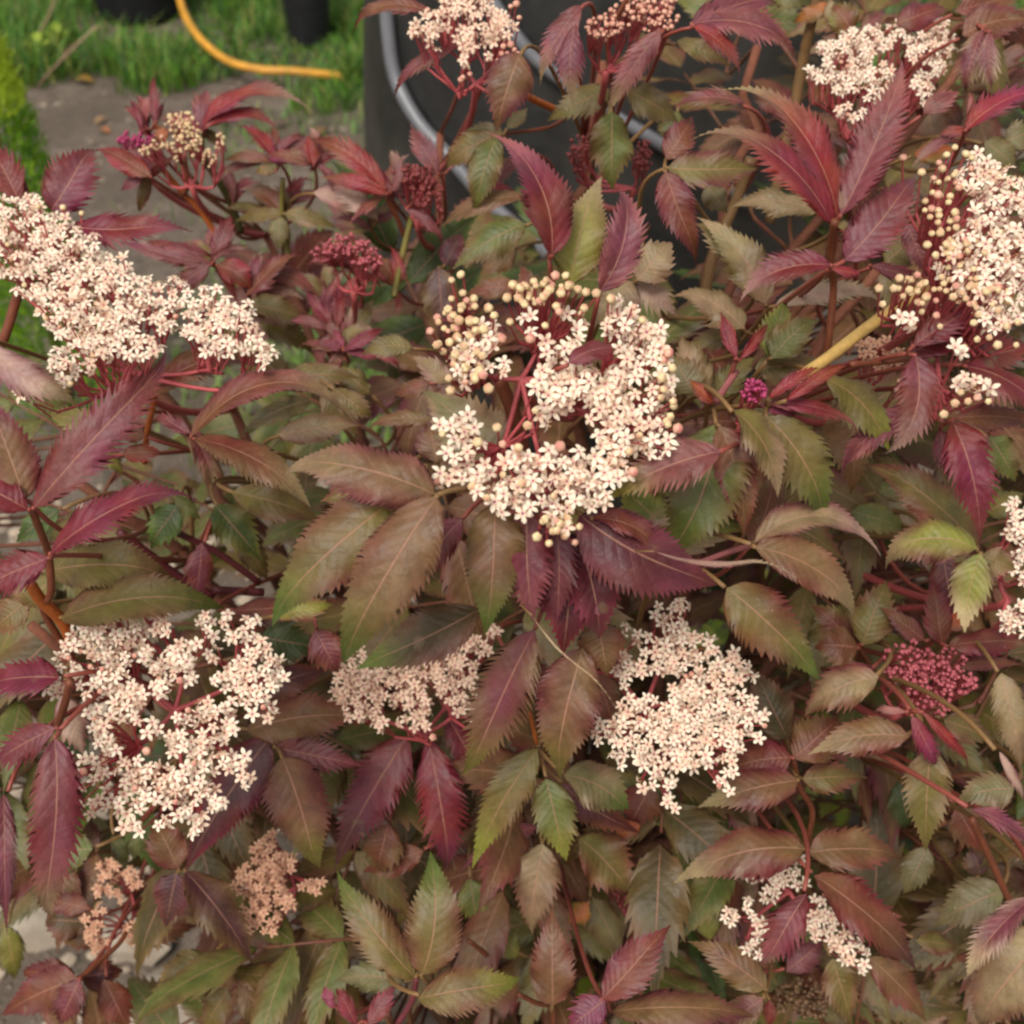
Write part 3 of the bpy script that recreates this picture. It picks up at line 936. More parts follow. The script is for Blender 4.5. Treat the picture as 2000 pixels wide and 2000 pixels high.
HEADS.append(dict(z=.47, fpx=33, tint='cream', hub=(7, 830, 220), tilt=12, bpx=20, btint='bpink',
    lobes=P_('520,1510,75 610,1450,50 740,1470,55 850,1480,25 800,1560,60 890,1590,45 440,1580,40 590,1590,65 720,1620,55 790,1670,45 400,1680,60 520,1680,80 640,1700,60 350,1780,55 700,1740,45 540,1790,75 640,1830,60 830,1790,65 960,1700,55 1030,1660,35 980,1800,70 420,1860,65 560,1880,65 900,1870,55 1030,1870,35 300,1910,40 1110,1550,45 1115,1630,35 1150,1720,40 1240,1540,45 1360,1570,45 1280,1640,55 1380,1700,65 1330,1760,55 1270,1830,65 1450,1790,65 1500,1840,45 1440,1880,55 1200,1890,45', 4)
        + P_('300,120,50 480,130,55 560,110,65 650,180,65 640,260,55 740,150,65 860,100,55 730,270,45 510,260,45 520,330,55 560,400,55 600,440,35 1230,60,65 1250,140,65 1340,100,65 1380,200,65 1440,240,45 1120,230,65 1100,310,65 1200,300,75 970,310,45 960,420,75 820,350,45 1130,420,80 1180,520,80 1280,520,55 1320,600,45 1070,520,75 380,510,45 430,500,35 370,600,45 400,680,45 410,740,35 520,510,45 550,570,35 520,620,25 690,560,55 780,560,65 870,600,75 680,650,55 800,680,65 930,690,65 1060,680,75 1150,720,55 580,720,55 510,780,45 660,770,45 680,870,40 765,870,25 880,870,45 940,850,45 1040,790,55 1090,820,45 1070,890,35 960,600,55 740,740,45', 7),
    buds=P_('450,570 1015,240 790,460 730,660 970,80', 7)))
HEADS.append(dict(z=.57, fpx=29, tint='pinkc', hub=(8, 470, 250), tilt=30, bpx=18, btint='bpink',
    lobes=P_('80,60,65 200,40,75 330,40,75 440,80,65 120,150,65 40,180,55 60,260,45 130,270,45 240,110,75 330,140,65 200,190,55 230,270,45 260,320,35 430,170,65 490,220,45 380,290,35 470,290,55 520,350,25 600,60,75 700,60,65 640,150,65 740,150,55 680,220,45 760,220,35 760,310,25', 8)
        + P_('130,1740,45 740,1660,55 640,1700,55 800,1720,45 500,1800,65 600,1800,65 700,1800,75 380,1850,65 250,1880,65 100,1850,45 870,1600,35 70,1930,50', 5),
    buds=P_('500,1960 540,2180', 5)))
HEADS.append(dict(z=.49, fpx=32, tint='cream', hub=(8, 1720, 190), tilt=15, bpx=18, btint='bpink',
    lobes=P_('1730,1500,35 1790,1550,55 1880,1490,45 1860,1590,45 1570,1610,35 1620,1640,35 1700,1690,65 1810,1680,65 1530,1730,45 1590,1790,45 1660,1810,55 1780,1780,55 1880,1760,55 1350,1770,35 1410,1700,15 1350,1680,15 1580,1860,45 1900,1860,45', 5)
        + P_('1560,50,45 1660,20,45 1600,200,55 1690,200,45 1590,280,65 1680,300,65 1480,330,45 1430,380,35 1550,390,65 1650,400,65 1760,330,75 1850,230,65 1920,150,65 1850,430,75 1550,470,45 1550,530,35 1690,500,55 1760,560,45 1900,520,55 1660,650,35 1740,650,25 1810,650,35 1830,720,35 1850,780,25', 8)
        + P_('30,1560,45 60,1490,35 80,1660,75 210,1700,65 240,1650,35 140,1750,45 390,1760,45 370,1840,55 450,1820,35 250,1820,75 60,1800,55 140,1890,55', 6)
        + P_('180,40,75 290,60,65 350,40,55 450,30,35 80,150,65 200,150,75 310,120,65 420,220,65 500,280,55 500,370,45 300,240,75 180,270,75 60,300,65 380,320,65 250,370,75 120,400,75 350,420,65 220,480,55 340,490,35 60,500,65 350,580,35 330,650,35 290,630,35 400,400,45', 9),
    buds=[]))
HEADS.append(dict(z=.58, fpx=29, tint='pinkc', hub=(2, 760, 200), tilt=25, bpx=17, btint='bpink',
    lobes=P_('560,100,75 520,180,55 620,50,65 700,20,45 460,150,35 540,240,40 690,190,55 790,160,55 880,110,65 930,150,55 870,190,45 720,270,40 790,240,45 700,330,30 830,300,30 780,90,45 850,40,40 640,-10,60 760,-20,60', 2),
    buds=P_('430,190 700,420 740,400 690,430 920,250 940,290 980,270 960,240 890,330 920,355 1000,290 910,290 990,20 1005,95 960,35 930,320', 2)))
HEADS.append(dict(z=.58, fpx=28, tint='pinkc', hub=(2, 1490, 230), tilt=20, bpx=14, btint='bpink', lobes=[], buds=[],
    reg=[(2, 1470, 130, 110, 80, 26), (2, 1580, 70, 80, 80, 26), (2, 1740, 90, 120, 90, 50), (2, 1800, 20, 60, 60, 14), (2, 1640, 20, 60, 50, 10), (2, 1460, 190, 60, 40, 8)],
    label='loose pink and cream bud cluster above the black barrel'))
HEADS.append(dict(z=.60, fpx=25, tint='cream', hub=(3, 1150, 500), tilt=32, bpx=15, btint='bpink',
    lobes=P_('900,260,65 1000,220,65 1100,190,65 1250,160,45 1180,220,45 1350,200,65 1450,170,65 1500,250,55 1430,270,65 1490,340,45 1350,290,55 1050,280,65 880,330,45 1000,350,65 780,390,30 830,420,30 900,410,45 1000,430,65 950,480,35 1100,410,65 1180,400,55 1200,480,45 1090,490,45 1160,540,30 1380,440,45 1400,480,35 1470,380,35 1380,540,20 960,590,35 1040,620,35 1530,220,30 1490,130,30', 3), buds=[]))
HEADS.append(dict(z=.44, fpx=37, tint='cream', hub=(3, 1600, 1380), tilt=25, bpx=21, btint='bcream',
    reg=[(3, 1500, 1100, 110, 250, 22), (3, 1400, 1570, 200, 90, 18), (3, 1700, 1580, 160, 120, 20), (3, 1600, 1350, 100, 90, 12)],
    lobes=P_('1600,1300,60 1700,1330,60 1800,1340,70 1560,1490,60 1690,1540,60 1700,890,80 1640,960,60 1780,950,80 1900,1050,90 1800,1060,90 1700,1050,65 1750,1180,100 1870,1200,100 1680,1210,60 1760,1280,45 1900,1330,70 1640,1170,45 1500,1430,70 1600,1420,70 1700,1430,70 1820,1430,80 1900,1500,80 1600,1550,50 1800,1590,70 1880,1660,60 1780,1740,70 1730,1690,50 1300,1720,45 1960,1200,80 1980,1420,80', 3)
        + P_('1620,240,60 1690,280,45 1740,300,25 1570,100,35', 6),
    buds=P_('1560,795 1515,835 1620,830 1380,930 1490,910 1565,930 1650,850 1440,1040 1400,1085 1525,1090 1560,1145 1425,1170 1480,1255 1410,1320 1455,1375 1550,1305 1520,1365 1525,970 1260,1500 1230,1555 1150,1555 1170,1640 1370,1540 1405,1600 1280,1610 1530,1510 1550,1600 1730,1570 1670,1530 1660,1740 1680,1830 1745,1820 1790,1860 1890,1860 1610,1870 1460,1700 1380,1680 1480,1760 1280,850 1720,1360 1660,1450 1840,1760 1900,1740', 3)
        + P_('1560,380 1500,440 1680,350 1740,370 1630,370 1590,320', 6)))
HEADS.append(dict(z=.53, fpx=28, tint='peach', hub=(6, 1150, 180), tilt=25, bpx=16, btint='bpink',
    lobes=P_('1100,100,55 1190,80,55 1250,130,45 1160,150,45 1140,220,25 1080,60,30', 6), buds=P_('1260,260 1320,300 1250,310 1240,340 1290,330', 6)))
HEADS.append(dict(z=.5, fpx=31, tint='cream', hub=(6, 1990, 1300), tilt=25, bpx=18, btint='bpink',
    lobes=P_('1900,950,50 1850,1080,40 1900,1030,50 1920,1170,50 1850,1540,60 1900,1600,50 1920,1500,50 1930,1320,40 1980,1100,60 1990,1450,60 1880,1250,30', 6), buds=[]))
HEADS.append(dict(z=.53, fpx=20, tint='pinkc', hub=(9, 1330, 190), tilt=25, bpx=13, btint='brose', lobes=[], buds=[],
    reg=[(6, 1300, 1760, 130, 110, 40), (6, 1480, 1790, 150, 100, 50), (6, 1580, 1880, 90, 80, 26), (9, 1290, 60, 120, 80, 44), (9, 1440, 70, 130, 100, 60), (9, 1580, 90, 100, 60, 30), (9, 1380, 180, 110, 70, 34), (9, 1490, 210, 70, 60, 20)],
    label='rose-pink cluster of tiny unopened buds'))
HEADS.append(dict(z=.56, fpx=28, tint='cream', hub=(9, 740, 1200), tilt=20, bpx=16, btint='bpink',
    lobes=P_('620,980,35 500,1040,28 590,1040,35 640,1040,45 710,1050,28 410,1110,28 470,1130,35 580,1120,45 680,1120,35 620,1180,45 720,1190,28 550,1240,45 440,1260,18 450,1310,18 480,1370,28 350,1350,45 510,1400,28 500,1480,28 450,1530,35 490,1580,28 910,1210,28 930,1270,35 830,1260,45 850,1330,55 900,1380,45 790,1400,45 820,1450,35 900,1460,28 980,1460,35 930,1520,35 1020,1510,35 980,1570,35 1060,1560,28 1060,1620,28', 9), buds=[]))
HEADS.append(dict(z=.70, fpx=24, tint='peach', hub=(7, 640, 1330), tilt=20, bpx=14, btint='bpink',
    lobes=P_('560,1080,35 620,1070,22 580,1140,40 560,1210,40 690,1120,40 720,1160,40 640,1240,32 540,1310,40 460,1340,32 480,1400,32 490,1450,32 520,1510,40 560,1480,22 690,1410,32 690,1470,32 780,1450,32 790,1490,22 550,1390,15', 7), buds=[]))
HEADS.append(dict(z=.64, fpx=25, tint='peach', hub=(7, 1540, 1180), tilt=20, bpx=14, btint='bpink',
    lobes=P_('1460,910,32 1430,960,40 1390,1020,40 1470,1030,50 1560,1060,50 1410,1100,50 1330,1130,50 1480,1130,50 1300,1200,40 1400,1200,50 1500,1190,40 1350,1260,40 1450,1260,50 1560,1280,40 1340,1330,40 1420,1330,40 1500,1340,32 1350,1400,40 1450,1420,40 1700,1180,40 1650,1180,30', 7), buds=[]))
HEADS.append(dict(z=.70, fpx=18, tint='pinkc', hub=(1, 990, 850), tilt=35, bpx=11, btint='bcream', lobes=[], buds=[],
    reg=[(1, 930, 650, 50, 40, 14), (1, 990, 640, 50, 40, 14), (1, 970, 700, 60, 50, 22), (1, 1035, 700, 50, 60, 20), (1, 960, 780, 60, 50, 18), (1, 1050, 790, 50, 50, 14), (1, 1130, 850, 45, 50, 12), (1, 860, 770, 50, 40, 12), (1, 800, 810, 45, 40, 10), (1, 950, 860, 20, 20, 3), (1, 1180, 760, 40, 40, 8)],
    label='cream bud cluster among red shoots above the bare soil'))
HEADS.append(dict(z=.68, fpx=18, tint='pinkc', hub=(2, 440, 1050), tilt=30, bpx=11, btint='bdred', lobes=[], buds=[],
    reg=[(2, 400, 930, 80, 50, 34), (2, 480, 960, 90, 70, 50), (2, 540, 1020, 60, 60, 26), (2, 470, 1060, 60, 60, 24), (2, 580, 1110, 30, 40, 8)],
    label='dark red bud cluster in front of the black barrel'))
HEADS.append(dict(z=.66, fpx=18, tint='pinkc', hub=(2, 90, 1440), tilt=30, bpx=11, btint='brose', lobes=[], buds=[],
    reg=[(2, 60, 1310, 80, 60, 34), (2, 150, 1360, 90, 70, 44), (2, 210, 1410, 60, 50, 20), (2, 0, 1350, 70, 50, 22), (2, -60, 1370, 60, 40, 14)],
    label='dull pink bud cluster over bright grass'))
HEADS.append(dict(z=.43, fpx=18, tint='pinkc', hub=(6, 475, 370), tilt=20, bpx=13, btint='bmag', lobes=[], buds=[],
    reg=[(6, 475, 310, 65, 62, 46)], label='small tight magenta bud knot between red young leaflets'))
HEADS.append(dict(z=.72, fpx=18, tint='pinkc', hub=(1, 740, 820), tilt=20, bpx=11, btint='bmag', lobes=[], buds=[],
    reg=[(1, 700, 750, 65, 50, 34), (1, 780, 750, 50, 50, 20)], label='magenta bud knot beside thin red shoots'))
HEADS.append(dict(z=.70, fpx=18, tint='pinkc', hub=(8, 1600, 1330), tilt=20, bpx=12, btint='bdred', lobes=[], buds=[],
    reg=[(8, 1640, 1150, 80, 70, 30), (8, 1600, 1260, 100, 70, 36), (8, 1690, 1220, 60, 80, 24)], label='dusky red bud cluster deep among the lower leaves'))
HEADS.append(dict(z=.66, fpx=18, tint='pinkc', hub=(9, 640, 1800), tilt=20, bpx=13, btint='bbrown', lobes=[], buds=[],
    reg=[(9, 720, 1760, 130, 80, 40), (9, 800, 1840, 90, 70, 30), (9, 650, 1840, 80, 60, 20)], label='faded brown bud cluster low in the shrub'))
HEADS.append(dict(z=.62, fpx=18, tint='pinkc', hub=(6, 1560, 1380), tilt=20, bpx=13, btint='bdred', lobes=[], buds=[],
    reg=[(6, 1560, 1290, 100, 70, 40), (6, 1500, 1380, 70, 60, 20)], label='dark red bud cluster shaded under a lime leaflet'))
HEADS.append(dict(z=.68, fpx=18, tint='pinkc', hub=(2, 1640, 900), tilt=20, bpx=13, btint='bdred', lobes=[], buds=[],
    reg=[(2, 1330, 830, 70, 100, 30), (2, 1670, 840, 60, 90, 30)], label='dark red buds half hidden behind a green leaflet'))

TINT = {'cream': (lin(252, 236, 212), lin(226, 140, 134)), 'pinkc': (lin(248, 220, 194), lin(218, 140, 128)), 'peach': (lin(226, 178, 146), lin(196, 118, 100)),
        'bcream': (lin(230, 208, 158), lin(196, 112, 98)), 'bpink': (lin(226, 176, 148), lin(184, 84, 88)), 'brose': (lin(190, 100, 106), lin(142, 50, 64)),
        'bdred': (lin(140, 66, 62), lin(106, 36, 40)), 'bmag': (lin(176, 62, 106), lin(130, 30, 66)), 'bbrown': (lin(120, 92, 62), lin(96, 56, 46))}
C_STALK = lin(172, 78, 80)


def flower_template(tint, seed, stamens=True):
    r = np.random.default_rng(seed)
    c0, c1 = TINT[tint]
    g = Geo()
    prof = [(.08, .08, .00), (.38, .22, .08), (.70, .27, .05), (.93, .17, -.05), (1.06, .03, -.10)]
    open_ = .16 * r.random() if seed % 8 else .75
    sag = [0, .12, .3, .05, .2, .4, .1, .25][seed % 8]
    for k in range(5):
        a = 2 * math.pi * (k + .10 * (r.random() - .5)) / 5
        tilt = (r.random() - .35) * .32 + open_
        ln = .92 + .16 * r.random()
        V, C = [], []
        for (d, wd, z) in prof:
            d *= ln
            for s in (-1, 0, 1):
                zz = z + d * tilt + (.05 if s else 0.0) * (d < .9) - sag * d ** 3 * (.5 + .6 * ((k * 7 + seed) % 5) / 4)
                V.append((d, s * wd, zz))
                m = max(0, 1 - d / .42)
                C.append(c0 * (1 - .75 * m) + c1 * .75 * m)
        V = np.array(V)
        ca, sa = math.cos(a), math.sin(a)
        V = np.stack([V[:, 0] * ca - V[:, 1] * sa, V[:, 0] * sa + V[:, 1] * ca, V[:, 2]], -1)
        F = [(i * 3 + j, i * 3 + j + 1, i * 3 + j + 4, i * 3 + j + 3)[::-1] for i in range(len(prof) - 1) for j in range(2)]
        F = [q[::-1] for q in F]
        g.add(V, F, np.array(C))
        if stamens:
            b = a + math.pi / 5
            cb, sb = math.cos(b), math.sin(b)
            rr, hh = .46, .36 + .12 * r.random()
            p0 = np.array([.12 * cb, .12 * sb, .03]); p1 = np.array([rr * cb, rr * sb, hh])
            sd = np.array([-sb, cb, 0]) * .025
            g.add([p0 - sd, p0 + sd, p1 + sd, p1 - sd], [(0, 1, 2, 3)], c0 * .95)
            e = .085
            oc = p1 + np.array([[e, 0, 0], [-e, 0, 0], [0, e, 0], [0, -e, 0], [0, 0, e], [0, 0, -e]])
            g.add(oc, [(0, 2, 4), (2, 1, 4), (1, 3, 4), (3, 0, 4), (2, 0, 5), (1, 2, 5), (3, 1, 5), (0, 3, 5)], lin(238, 206, 140))
    th = np.linspace(0, 2 * math.pi, 6, endpoint=False)
    ring = np.stack([.14 * np.cos(th), .14 * np.sin(th), np.full(6, .05)], -1)
    g.add(np.vstack([ring, [[0, 0, .24]]]), [(i, (i + 1) % 6, 6) for i in range(6)], lin(150, 60, 104))
    return g


def ico():
    t = (1 + 5 ** .5) / 2
    v = [(-1, t, 0), (1, t, 0), (-1, -t, 0), (1, -t, 0), (0, -1, t), (0, 1, t), (0, -1, -t), (0, 1, -t), (t, 0, -1), (t, 0, 1), (-t, 0, -1), (-t, 0, 1)]
    f = [(0, 11, 5), (0, 5, 1), (0, 1, 7), (0, 7, 10), (0, 10, 11), (1, 5, 9), (5, 11, 4), (11, 10, 2), (10, 7, 6), (7, 1, 8), (3, 9, 4), (3, 4, 2), (3, 2, 6), (3, 6, 8), (3, 8, 9), (4, 9, 5), (2, 4, 11), (6, 2, 10), (8, 6, 7), (9, 8, 1)]
    v = [nrm(x) for x in v]
    cache, nf = {}, []

    def mid(a, b):
        k = (min(a, b), max(a, b))
        if k not in cache:
            cache[k] = len(v)
            v.append(nrm(v[a] + v[b]))
        return cache[k]
    for a, b, c in f:
        x, y, z = mid(a, b), mid(b, c), mid(c, a)
        nf += [(a, x, z), (x, b, y), (z, y, c), (x, y, z)]
    return np.array(v), nf


ICO_V, ICO_F = ico()


def bud_template(tint, seed):
    r = np.random.default_rng(seed)
    c0, c1 = TINT[tint]
    V = ICO_V.copy()
    az = np.arctan2(V[:, 1], V[:, 0])
    V *= (1 + .11 * np.cos(5 * az + r.random() * 6) * (1 - V[:, 2] ** 2))[:, None] * (1 + .05 * (r.random((len(V), 1)) - .5))
    V[:, 2] *= .86 + .25 * r.random()
    m = np.clip((V[:, 2] - .72) / .25, 0, 1)[:, None] * .7 + np.clip((-V[:, 2] - .45) / .4, 0, 1)[:, None] * .8
    m = np.clip(m + .15 * r.random((len(V), 1)), 0, 1)
    g = Geo()
    g.add(V, ICO_F, c0 * (1 - m) + c1 * m)
    # small calyx collar under the bud
    th = np.linspace(0, 2 * math.pi, 6, endpoint=False)
    ring = np.stack([.5 * np.cos(th), .5 * np.sin(th), np.full(6, -.8)], -1)
    g.add(np.vstack([ring, [[0, 0, -1.5]]]), [((i + 1) % 6, i, 6) for i in range(6)], c1)
    return g


def frame(n, spin):
    n = nrm(n)
    x = nrm(np.cross(n, (0.31, .87, .2)))
    y = np.cross(n, x)
    c, s = math.cos(spin), math.sin(spin)
    return np.stack([x * c + y * s, y * c - x * s, n], 1)


# ------------------------------------------------------------------ the shrub
SHRUB_BASE = np.array([0.02, 0.55, 0.0])
shrub = empty('elderberry_shrub', SHRUB_BASE)
tag(shrub, 'large elderberry shrub with wine-red to olive toothed leaves and creamy flower heads', 'shrub')

stem_nodes = [(150, 1500, .78), (330, 1050, .74), (230, 620, .80), (700, 1300, .70), (740, 930, .70), (520, 460, .84), (1000, 1600, .74),
              (1060, 1120, .66), (1120, 640, .66), (1180, 330, .78), (1420, 900, .66), (1480, 1480, .72), (1480, 480, .68), (1750, 1000, .66),
              (1850, 1600, .72), (1650, 260, .76), (1860, 620, .62), (860, 260, .80), (1250, 1850, .78), (500, 1800, .82), (60, 1220, .62), (90, 900, .64), (60, 420, .70), (420, 760, .72),
              (900, 1450, .62), (1240, 1250, .62), (1640, 1250, .66), (1640, 1800, .70), (1960, 1250, .62), (1960, 300, .66), (300, 1350, .60), (820, 1800, .68), (1960, 1900, .64), (1900, 80, .70), (1480, 90, .72), (1180, 120, .72), (620, 560, .76), (1300, 620, .66), (1720, 520, .64)]
stem_pts = []
for i, (u, v, z) in enumerate(stem_nodes):
    tip = at(u, v, z)
    b = SHRUB_BASE + np.array([.05 * math.cos(i * 2.4), .05 * math.sin(i * 2.4), -.01])
    P = bez(b, b + np.array([(tip[0] - b[0]) * .15, (tip[1] - b[1]) * .15, tip[2] * .5]), tip - np.array([(tip[0] - b[0]) * .3, (tip[1] - b[1]) * .3, .12]), tip, 22)
    P[1:-1] += rng.normal(0, .004, (20, 3))
    V, F = tube(P, .008, .0026, 7)
    g = Geo()
    c = np.linspace(0, 1, 22).repeat(7)[:, None]
    g.add(V, F, lin(78, 62, 48) * (1 - c) + lin(116, 70, 52) * c)
    g.build('stem', M_BARK, shrub, SHRUB_BASE)
    stem_pts.append(P[6:])
STEM = np.concatenate(stem_pts)


def nearest_stem(p):
    q = STEM - p
    dep = q @ FWD
    lat = np.linalg.norm(q - dep[:, None] * FWD, axis=1)
    return STEM[np.argmin(4.0 * lat + np.abs(dep) + 4 * np.clip(.01 - dep, 0, None))]


# --- leaflets given one by one
leaf_rows = []
for i, line in enumerate(LEAVES.strip().splitlines()):
    q = line.split()
    tl = int(q[0])
    bx, by, tx, ty, wd, z = map(float, q[1:7])
    cA, cB, cT = q[7], q[8], (None if q[9] == '-' else q[9])
    bend, roll, fold = map(float, q[10:13])
    u0, v0 = px(tl, bx, by)
    u1, v1 = px(tl, tx, ty)
    leaf_rows.append(dict(u0=u0, v0=v0, u1=u1, v1=v1, w=wd * TS, z=z, cA=cA, cB=cB, cT=cT, bend=bend * TS, roll=roll, fold=fold, seed=i))


SPIKE = [(1, 1140, 1420, .685), (1, 1480, 860, .72), (1, 800, 950, .71), (1, 1690, 890, .70), (1, 1335, 1585, .685), (1, 1810, 1765, .66), (2, 60, 1890, .655), (2, 290, 1040, .69),
         (1, 1085, 700, .735), (1, 1530, 1150, .745), (2, 90, 1440, .68), (2, 440, 1060, .70), (1, 780, 720, .725), (1, 1250, 1110, .75), (2, 200, 1230, .72), (2, 330, 1560, .70), (2, 0, 1600, .72)]
for k, (tl, x, y, z) in enumerate(SPIKE):
    r = np.random.default_rng(700 + k)
    for j in range(5):
        a = r.uniform(-2.9, -.25) if j < 4 else r.uniform(.2, 2.9)
        ln = r.uniform(200, 330)
        u0, v0 = px(tl, x + r.normal(0, 14), y + r.normal(0, 14))
        leaf_rows.append(dict(u0=u0, v0=v0, u1=u0 + ln * TS * math.cos(a), v1=v0 + ln * TS * math.sin(a) * .75, w=ln * TS * r.uniform(.24, .36), z=z + .01 * r.random(),
                              cA=['wine', 'plum', 'rust', 'red', 'plum', 'olive'][int(r.integers(6))], cB=['plum', 'wine', 'rust'][int(r.integers(3))], cT=[None, 'pink', 'pale'][int(r.integers(3))],
                              bend=r.uniform(-30, 30) * TS + (28 * TS if math.cos(a) < 0 else -28 * TS), roll=r.normal(0, 15), fold=26, seed=3000 + k * 10 + j))


def row_geo(L):
    r = np.random.default_rng(L['seed'] + 50)
    z = L['z'] + .006 * (r.random() - .5)
    ln = math.hypot(L['u1'] - L['u0'], L['v1'] - L['v0'])
    dz = ln / FPX * z * (.05 + .30 * r.random())
    if L['v1'] < L['v0'] - .3 * ln:
        dz *= .8                     # leaflets that stand up lean away
    ex = 1.07
    p0, p1 = at(L['u0'], L['v0'], z), at(L['u0'] + (L['u1'] - L['u0']) * ex, L['v0'] + (L['v1'] - L['v0']) * ex, z + dz)
    du, dv = L['u1'] - L['u0'], L['v1'] - L['v0']
    mu, mv = (L['u0'] + L['u1']) / 2 - dv / ln * L['bend'] * 2, (L['v0'] + L['v1']) / 2 + du / ln * L['bend'] * 2
    pc = at(mu, mv, z + dz * .5 - ln / FPX * z * (.12 + .24 * r.random()))
    n0 = view_normal((p0 + p1) / 2, .35)
    young = L['cA'] in ('wine', 'plum', 'red', 'pink', 'mag', 'pale')
    W = L['w'] / FPX * z * (.98 if young else 1.08)
    nteeth = int(np.clip(ln / 10.5 * (.8 + .4 * r.random()), 8, 30))
    return leaf_geo(p0, pc, p1, n0, W, nteeth, (.33 if young else .17) * (.7 + .6 * r.random()), L['fold'], L['roll'] + r.normal(0, 7), r.normal(0, 24),
                    L['cA'], L['cB'], L['cT'], .05 + .075 * r.random(), .04 + .22 * r.random(), ln > 120, L['seed'], .62 + .22 * r.random(), .02 + (.24 if young else .18) * r.random(), (.62 if young else .42) + .16 * r.random()), p0


# group leaflets whose bases meet into one compound leaf
n = len(leaf_rows)
par = list(range(n))


def find(i):
    while par[i] != i:
        i = par[i]
    return i


for i in range(n):
    for j in range(i):
        a, b = leaf_rows[i], leaf_rows[j]
        if math.hypot(a['u0'] - b['u0'], a['v0'] - b['v0']) < 34 and abs(a['z'] - b['z']) < .03:
            par[find(i)] = find(j)
groups = {}
for i in range(n):
    groups.setdefault(find(i), []).append(i)
def leaf_px(i):
    L = leaf_rows[i]
    return L['w'] * math.hypot(L['u1'] - L['u0'], L['v1'] - L['v0'])


own = set(sorted(range(n), key=lambda i: -leaf_px(i))[:298])
small = Geo()
n_leaflets = 0
for gi, idx in groups.items():
    geos = [(leaf_rows[i], *row_geo(leaf_rows[i])) for i in idx]
    base = np.mean([p for _, _, p in geos], axis=0) + FWD * .004
    dirs = np.mean([nrm(at(L['u1'], L['v1'], L['z']) - p) for L, _, p in geos], axis=0)
    g = Geo()
    cs = lin(140, 70, 58) if geos[0][0]['cA'] in ('wine', 'plum', 'red', 'pink', 'rust', 'mag') else lin(128, 96, 58)
    for L, gg, p in geos:
        if len(idx) > 1:
            V, F = tube(np.array([p, (p + base) / 2 + FWD * .002, base]), .0008, .0010, 5)
            g.add(V, F, cs)
    lone = len(idx) == 1 and geos[0][0]['cB'] in ('cream', 'pink') and geos[0][0]['cT'] == 'cream' and geos[0][0]['w'] < 30
    sp = nearest_stem(base + FWD * .08) if not lone else base + FWD * .02
    back = base - .03 * dirs + FWD * .035
    P = bez(base, base - .012 * dirs + FWD * .012, back if not lone else base + FWD * .015, sp, 10)
    V, F = tube(P, .0009 if not lone else .0003, .0014 if not lone else .0003, 5)
    g.add(V, F, cs)
    cl = g.build('compound_leaf', M_STALK, shrub, SHRUB_BASE)
    for i, (L, gg, p) in zip(idx, geos):
        if i in own:
            build('leaflet', gg[0] - SHRUB_BASE, gg[1], M_LEAF, cl, gg[2], gg[3])
            n_leaflets += 1
        else:
            small.add(*gg)

for tl, pts, z, rp, cname in HAND_STEMS:
    Q = [px(tl, *p) for p in pts]
    P = catmull([at(u, v, z + .012 * k) for k, (u, v) in enumerate(Q)], 6)
    r_ = rp / FPX * z
    V, F = tube(P, r_, r_ * 1.08, 8, bump=.06)
    g = Geo()
    g.add(V, F, PAL[cname] * (.85 + .3 * rng.random((len(V), 1))))
    g.build('stalk', M_STALK, shrub, SHRUB_BASE)

# --- flower heads
TEMPL = {}
def templ(kind, tint, k):
    key = (kind, tint, k)
    if key not in TEMPL:
        g = flower_template(tint, 10 + k) if kind == 'f' else bud_template(tint, 10 + k)
        V, C = np.concatenate(g.v), np.concatenate(g.c)
        TEMPL[key] = [V, g.f, C, None]
    return TEMPL[key]


def shared_mesh(kind, tint, k):
    t = templ(kind, tint, k)
    if t[3] is None:
        o = build('flower' if kind == 'f' else 'bud', t[0], t[1], M_PETAL if kind == 'f' else M_BUD, None, t[2], None)
        t[3] = o.data
        bpy.data.objects.remove(o)
    return t[3]


